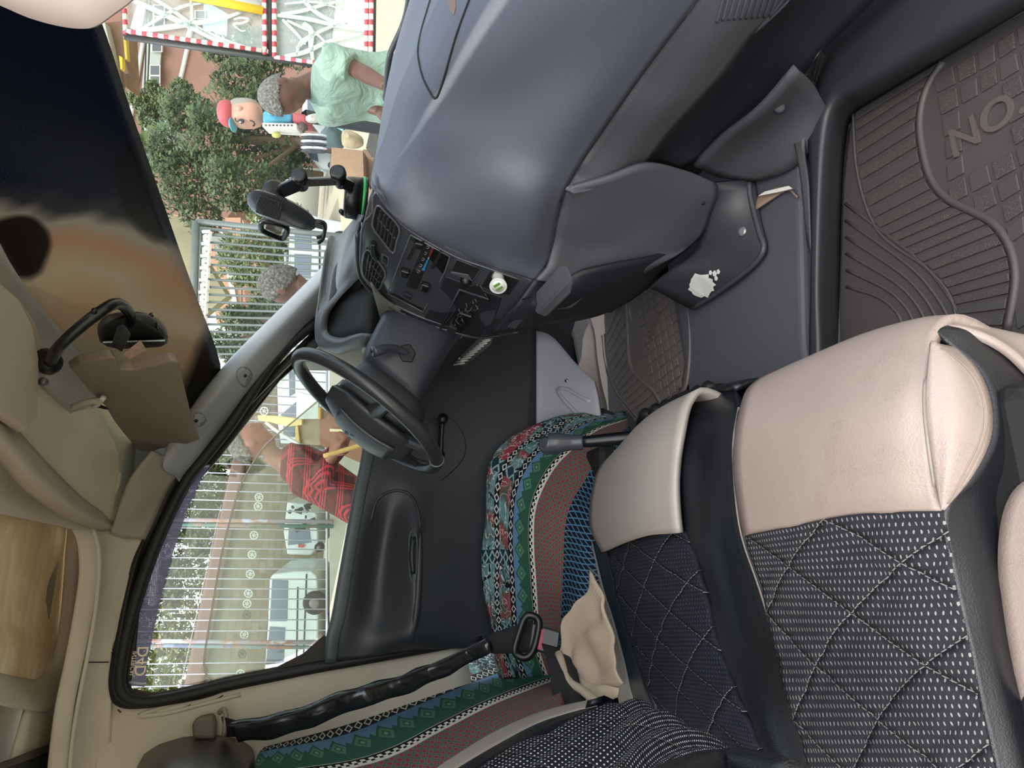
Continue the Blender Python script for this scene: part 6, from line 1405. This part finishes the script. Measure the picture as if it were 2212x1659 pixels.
# ---------- wood pieces by the driver door
plank('timber_offcut', 5.25, [(556,897),(600,899),(652,906),(652,918),(620,922),(584,912),(558,908)], .05, '#e2c684', 'long pale timber offcut lying above the board behind the man', 'timber')
plank('timber_offcut', 5.2, [(688,880),(692,880),(692,906),(687,906)], .05, '#d0a24a', 'short upright yellow batten on the brown board', 'timber')
plank('grey_board', 5.3, [(646,904),(692,906),(692,962),(640,958)], .03, '#a08d74', 'weathered grey plank panel behind the plaid shirt', 'board')
plank('brown_board', 5.25, [(692,880),(760,930),(800,960),(800,1010),(692,962)], .03, '#8f624c', 'brown hardboard sheet seen through the steering wheel', 'board')
plank('timber_offcut', 5.22, [(712,926),(752,928),(752,933),(712,932)], .03, '#dfc9a5', 'thin pale batten fixed to the brown board', 'timber')
plank('timber_offcut', 5.27, [(638,918),(642,908),(648,960),(637,958)], .03, '#d8b878', 'thin upright batten edge beside the grey plank panel', 'timber')
plank('pale_board', 5.2, [(640,845),(688,858),(688,905),(640,905)], .03, '#c6cbc4', 'pale grey panel behind the steering wheel rim', 'board')
tp_ = tag(tube('white_pipe', BS(5.27, (574,912),(590,925),(612,940),(650,962)), .012, M_white, None, 8), 'thin white pipe slanting across the planks', 'pipe')
# benches that carry the boards, down to the ground
tag(slab('work_bench', [V((p.x, p.y, z)) for p, z in ((B(800,870,5.3), 0), (B(800,1010,5.3), 0), (B(800,1010,5.3), B(800,1010,5.3).z), (B(800,870,5.3), B(800,870,5.3).z))], CF*.5, plain('#7c6a56', .8)), 'rough wooden bench under the boards outside the door', 'bench')
tag(box('work_bench', V((4.75, 6.1, .47)), 1.0, 1.5, .94, plain('#8b7a66', .8)), 'rough bench carrying the crates by the statue', 'bench')

# ---------- people
M_skin = T('dark_skin', .5, 0, .4); _q = M_skin.noise(14, 3); M_skin.setc(M_skin.mix(_q, '#4c2f26', '#6b4434')); M_skin = M_skin.mat
M_skin2 = T('brown_skin', .5, 0, .4); _q = M_skin2.noise(14, 3); M_skin2.setc(M_skin2.mix(_q, '#7a4836', '#94604a')); M_skin2 = M_skin2.mat
def hairm(name, a, b):
    t = T(name, .95); n = t.vor(90, 'F1'); n2 = t.noise(70, 4); t.setc(t.mix((n2-.3)*1.8*n.mn(1)+n2*.3, a, b)); t.bmp(n2, 1, .01); return t.mat
def headmesh(name, c, fw, up, s, m, par=None):
    """head with brow, nose, lips, chin and ears; fw = facing, up = crown, s = head height"""
    fw = fw.normalized(); sd_ = up.cross(fw).normalized(); up = fw.cross(sd_).normalized()
    vs, fs = [], []; n1, n2 = 36, 44
    for i in range(n1+1):
        a = math.pi*i/n1; z = math.cos(a); rr = math.sin(a)
        for j in range(n2):
            b = 2*math.pi*j/n2; x, y = rr*math.cos(b), rr*math.sin(b)
            X_ = x*.40; Y_ = y*.315; Z_ = z*.50
            if z < 0: X_ = x*(.40-.10*(-z) if x > 0 else .40-.18*(-z)); Y_ *= 1-.28*(-z)
            if x < 0: X_ *= 1.12*(1-.25*max(0, -z))
            g = lambda cy, cz, wy, wz: math.exp(-((y-cy)/wy)**2-((z-cz)/wz)**2) if x > 0 else 0
            X_ += .105*g(0, -.22, .13, .16)+.045*g(0, .0, .10, .18)+.028*g(0, .16, .6, .08)-.05*g(.33, .02, .16, .11)-.05*g(-.33, .02, .16, .11)
            X_ += .035*g(0, -.48, .28, .05)+.035*g(0, -.60, .26, .05)-.015*g(0, -.54, .3, .025)+.045*g(0, -.84, .3, .14)-.02*g(0, -.70, .3, .06)
            vs.append(c+fw*X_*s+sd_*Y_*s+up*Z_*s)
    for i in range(n1):
        for j in range(n2): fs.append((i*n2+j, i*n2+(j+1) % n2, (i+1)*n2+(j+1) % n2, (i+1)*n2+j))
    h = mk(name, vs, fs, m, par)
    return h, fw, sd_, up
def ear(c, fw, sd_, up, s, side, m):
    e = c+sd_*side*.31*s-fw*.02*s
    pts = [e+(fw*math.cos(k*math.pi/5)*.055+up*(math.sin(k*math.pi/5)*.095)-fw*.02+sd_*side*.02)*s for k in range(10)]
    a = tube('ear', pts, .022*s, m, None, 8, 2, True); b = slab('ear', pts, sd_*side*.02*s, m)
    return [a, b]
def hair(c, fw, sd_, up, s, m, par, line=.18, grow=.035):
    vs, fs = [], []; n1, n2 = 26, 40; keep = {}
    for i in range(n1+1):
        a = math.pi*i/n1*.78; z = math.cos(a); rr = math.sin(a)
        for j in range(n2):
            b = 2*math.pi*j/n2; x, y = rr*math.cos(b), rr*math.sin(b); g = 1+grow*2.2+.03*noise.noise(V((x*9, y*9, z*9)))
            vs.append(c+(fw*(x*.40*g*(1.12 if x < 0 else 1))+sd_*y*.315*g+up*z*.50*(1+grow*1.4+.02*noise.noise(V((x*12, y*12, z*12)))))*s); keep[i*n2+j] = z > (line+.62*max(0, x)-.1*(1-abs(y)) if x > 0 else line-.50*min(1, -x*1.6)) 
    for i in range(n1):
        for j in range(n2):
            q = (i*n2+j, i*n2+(j+1) % n2, (i+1)*n2+(j+1) % n2, (i+1)*n2+j)
            if all(keep[k] for k in q): fs.append(q)
    return mk('hair', vs, fs, m, par, None, True, .006*s)
def loft(name, rings, m, par=None, n=16, steps=4):
    """rings: (centre, side axis*radius, depth axis*radius)"""
    C_, A_, B_ = [spl([r_[k] for r_ in rings], steps) for k in range(3)]; vs, fs = [], []
    for c, a, b in zip(C_, A_, B_):
        for k in range(n): t = 2*math.pi*k/n; vs.append(c+a*math.cos(t)+b*math.sin(t))
    for i in range(len(C_)-1):
        for k in range(n): fs.append((i*n+k, i*n+(k+1) % n, (i+1)*n+(k+1) % n, (i+1)*n+k))
    fs += [tuple(range(n))[::-1], tuple((len(C_)-1)*n+k for k in range(n))]
    return mk(name, vs, fs, m, par)
def hand(name, w_, dirn, palmn, m, curl=.9, s=1.0):
    """palm and five fingers; returns list of helper meshes"""
    d = dirn.normalized(); pn = palmn.normalized(); sd_ = d.cross(pn).normalized(); out = []
    out.append(loft(name, [(w_, sd_*.028*s, pn*.020*s), (w_+d*.04*s, sd_*.040*s, pn*.017*s), (w_+d*.085*s, sd_*.041*s, pn*.014*s), (w_+d*.095*s, sd_*.036*s, pn*.010*s)], m))
    for k, L in enumerate((.072, .08, .075, .06)):
        b = w_+d*.085*s+sd_*(-.03+.02*k)*s; p = [b]; a = 0
        for q, f_ in enumerate((.45, .32, .23)): a += curl*(.5+.35*q); p.append(p[-1]+(d*math.cos(a)+pn*math.sin(a))*L*f_*s)
        out.append(tube(name, p, [.0095*s, .009*s, .0085*s, .007*s], m, None, 8, 3))
    b = w_+d*.03*s-sd_*.036*s; out.append(tube(name, [b, b+(d*.5-sd_*.6+pn*.3).normalized()*.035*s, b+(d*.8-sd_*.4+pn*.7).normalized()*.065*s], [.013*s, .011*s, .008*s], m, None, 8, 3))
    return out
UP = V((0, 0, 1))
def person(label, C0, fw, s, hd_c, hd_fw, hd_up, sk, shirt, hairmat, hl, arms, trousers, lean=V((0, 0, 0)), ped=0.0, sleeve=1.0):
    """C0 neck base point; stands on z=ped"""
    fw = fw.normalized(); sd_ = UP.cross(fw).normalized()
    root = thing('person', V((C0.x, C0.y, ped)), label, 'person')
    parts = []
    h, f_, sdh, uph = headmesh('h', hd_c, hd_fw, hd_up, s, sk); parts.append(h)
    for side in (-1, 1): parts += ear(hd_c, f_, sdh, uph, s, side, sk)
    parts.append(loft('neck', [(hd_c-uph*.30*s-f_*.12*s, sdh*.20*s, f_*.22*s), (hd_c.lerp(C0, .6), sdh*.22*s, f_*.24*s), (C0, sd_*.30*s, fw*.26*s)], sk))
    k = s/.235
    hip = V((C0.x, C0.y, ped+.92*k))+lean*-1
    chest = C0.lerp(hip, .3)+fw*.02; waist = C0.lerp(hip, .75)
    tor = lambda nm, g, m, par=None, lo=1.0: loft(nm, [(C0+UP*.012, sd_*.075*k*g, fw*.065*k*g), (C0-UP*.03*k, sd_*.15*k*g, fw*.09*k*g), (C0.lerp(hip, .10), sd_*.185*k*g, fw*.11*k*g), (chest, sd_*.185*k*g, fw*.125*k*g), (waist, sd_*.155*k*g, fw*.115*k*g), (hip.lerp(waist, 1-lo), sd_*.17*k*g, fw*.125*k*g)], m, par)
    parts.append(tor('t', .93, sk))
    hl_ = []
    for side, el, wr, hdn, hpn in arms:
        sh = C0-UP*.065*k+sd_*side*.175*k
        parts.append(tube('a', [sh, sh.lerp(el, .5), el, el.lerp(wr, .4), wr], [.052*k, .047*k, .038*k, .038*k, .026*k], sk, None, 12, 4))
        parts += hand('hd', wr, hdn, hpn, sk, .8, k)
    for side in (-1, 1):
        a = hip+sd_*side*.09*k; kn = V((a.x, a.y, ped+.5*k))+fw*.02; an = V((a.x, a.y, ped+.08*k))
        parts.append(tube('l', [a, kn, an], [.075*k, .05*k, .035*k], sk, None, 12, 4))
        parts.append(loft('f', [(an-UP*.03*k-fw*.05*k, sd_*.035*k, UP*.035*k), (an-UP*.04*k+fw*.06*k, sd_*.04*k, UP*.03*k), (an-UP*.055*k+fw*.15*k, sd_*.035*k, UP*.018*k)], sk))
    body = join('body', parts, sk, root, .008)
    hair(hd_c, f_, sdh, uph, s, hairmat, root, hl)
    sp_ = [tor('t', 1.14, shirt, None, 1.0)]
    for side, el, wr, hdn, hpn in arms:
        sh = C0-UP*.06*k+sd_*side*.165*k
        if sleeve >= 1: q_ = [sh, sh.lerp(el, .5), el, el.lerp(wr, .5), el.lerp(wr, .86)]; rr2 = [.068*k, .062*k, .056*k, .052*k, .040*k]
        else: q_ = [sh, sh.lerp(el, .45), sh.lerp(el, .85)]; rr2 = [.07*k, .07*k, .068*k]
        sp_.append(tube('s', q_, rr2, shirt, None, 14, 5))
    sh_ = join('shirt', sp_, shirt, root, .011)
    tr_ = [loft('p', [(hip+UP*.05*k, sd_*.165*k, fw*.125*k), (hip-UP*.06*k, sd_*.18*k, fw*.13*k), (hip-UP*.12*k, sd_*.17*k, fw*.12*k)], trousers)]
    for side in (-1, 1):
        a = hip+sd_*side*.085*k; kn = V((a.x, a.y, ped+.5*k))+fw*.02; an = V((a.x, a.y, ped+.09*k))
        tr_.append(tube('p', [a, kn, an], [.095*k, .07*k, .055*k], trousers, None, 12, 4))
    join('trousers', tr_, trousers, root, .012)
    return root, f_, sdh, uph
def cloth(name, c, d=None):
    t = T(name, .85, 0, .2); n = t.noise(7, 3, dis=.8); t.setc(t.mix(n*.5, c, d or c)); t.bmp(n, 1, .05); return t.mat
def plaid():
    t = T('red_check_cloth', .85, 0, .2); a, b = (t.ox*.9+t.oy*.4), t.oz
    def th(e, p): f_ = (e/p).fr(); return ((f_-.2).ab().lt(.035)+(f_-.34).ab().lt(.035)+(f_-.48).ab().lt(.035)).mn(1)
    s1, s2 = th(a, .085), th(b, .085); w1, w2 = (a/.085).fr().gt(.62), (b/.085).fr().gt(.62)
    c = t.mix(w1*.35+w2*.35, '#3b2a29', '#6d2a2e'); c = t.mix(s1*.75, c, '#c23442'); c = t.mix(s2*.75, c, '#c23442'); t.setc(c); t.bmp(t.noise(7, 3, dis=1), 1, .05); return t.mat
# man in the checked shirt, outside the driver door, facing forward (up in the picture)
nb = B(612, 1000, 3.75)
hc = B(545, 955, 3.72)
person('man in red and black checked shirt outside the driver window holding a stick', nb, V((1, .1, 0)), .235, hc, V((1, -.12, -.12)), V((.10, 0, 1)), M_skin2, plaid(), hairm('grey_cropped_hair', '#2a2422', '#8b857f'), .30,
  [(-1, B(690, 1035, 3.62), B(718, 985, 3.50), (B(735, 938, 3.47)-B(718, 985, 3.50)), V((.1, .5, -.6))), (1, B(700, 1000, 4.0), B(745, 960, 3.9), V((1, 0, -.3)), V((0, -.4, -1)))], cloth('dark_trousers', '#2b2c33'), V((.30, 0, 0)), .1)
stk_ = tag(tube('wooden_stick', [B(700, 985, 3.44), B(745, 972, 3.43), B(800, 955, 3.42)], .012, plain('#c79a5a', .7)), 'pale wooden stick held by the man in the checked shirt', 'stick')
tube('frame', [B(0, 0, .1)]*2, .001, M_black) if 0 else None
# man in pale green shirt through the windscreen, facing backwards and down
ng = B(676, 182, 3.95); hg = B(615, 206, 3.85)
person('man with grey hair and pale green shirt looking down beyond the windscreen', ng, V((-1, -.25, 0)), .272, hg, V((-.72, -.25, -.55)), V((-.45, 0, .9)), M_skin, cloth('pale_green_cloth', '#93aa9c', '#7c998b'), hairm('grey_hair', '#3a3836', '#a19d98'), .05,
  [(1, B(770, 150, 3.80), B(835, 185, 3.6), V((-.4, -.2, -1)), V((-.6, .4, 0))), (-1, B(760, 215, 4.1), B(820, 240, 4.0), V((-.6, 0, -1)), V((-.3, -.5, 0)))], cloth('green_trousers', '#5d7a6d'), V((-.06, 0, 0)), .12, .5)
# third man, back of the head behind the pillar
nt_ = B(702, 640, 3.75); ht = B(612, 617, 3.7)
person('man seen from behind with cropped greying hair next to the windscreen pillar', nt_, V((-.45, .85, 0)), .24, ht, V((-.6, .75, 0)), V((.05, 0, 1)), M_skin, cloth('grey_shirt', '#5b5f63'), hairm('salt_pepper_hair', '#26221f', '#8d8984'), -.05,
  [(1, nt_+V((-.25, .1, -.4)), nt_+V((-.25, .3, -.65)), V((0, .5, -1)), V((1, 0, 0))), (-1, nt_+V((.25, .1, -.4)), nt_+V((.25, .3, -.65)), V((0, .5, -1)), V((-1, 0, 0)))], cloth('dark_trousers2', '#2c2d30'), V((0, 0, 0)), .1, .5)
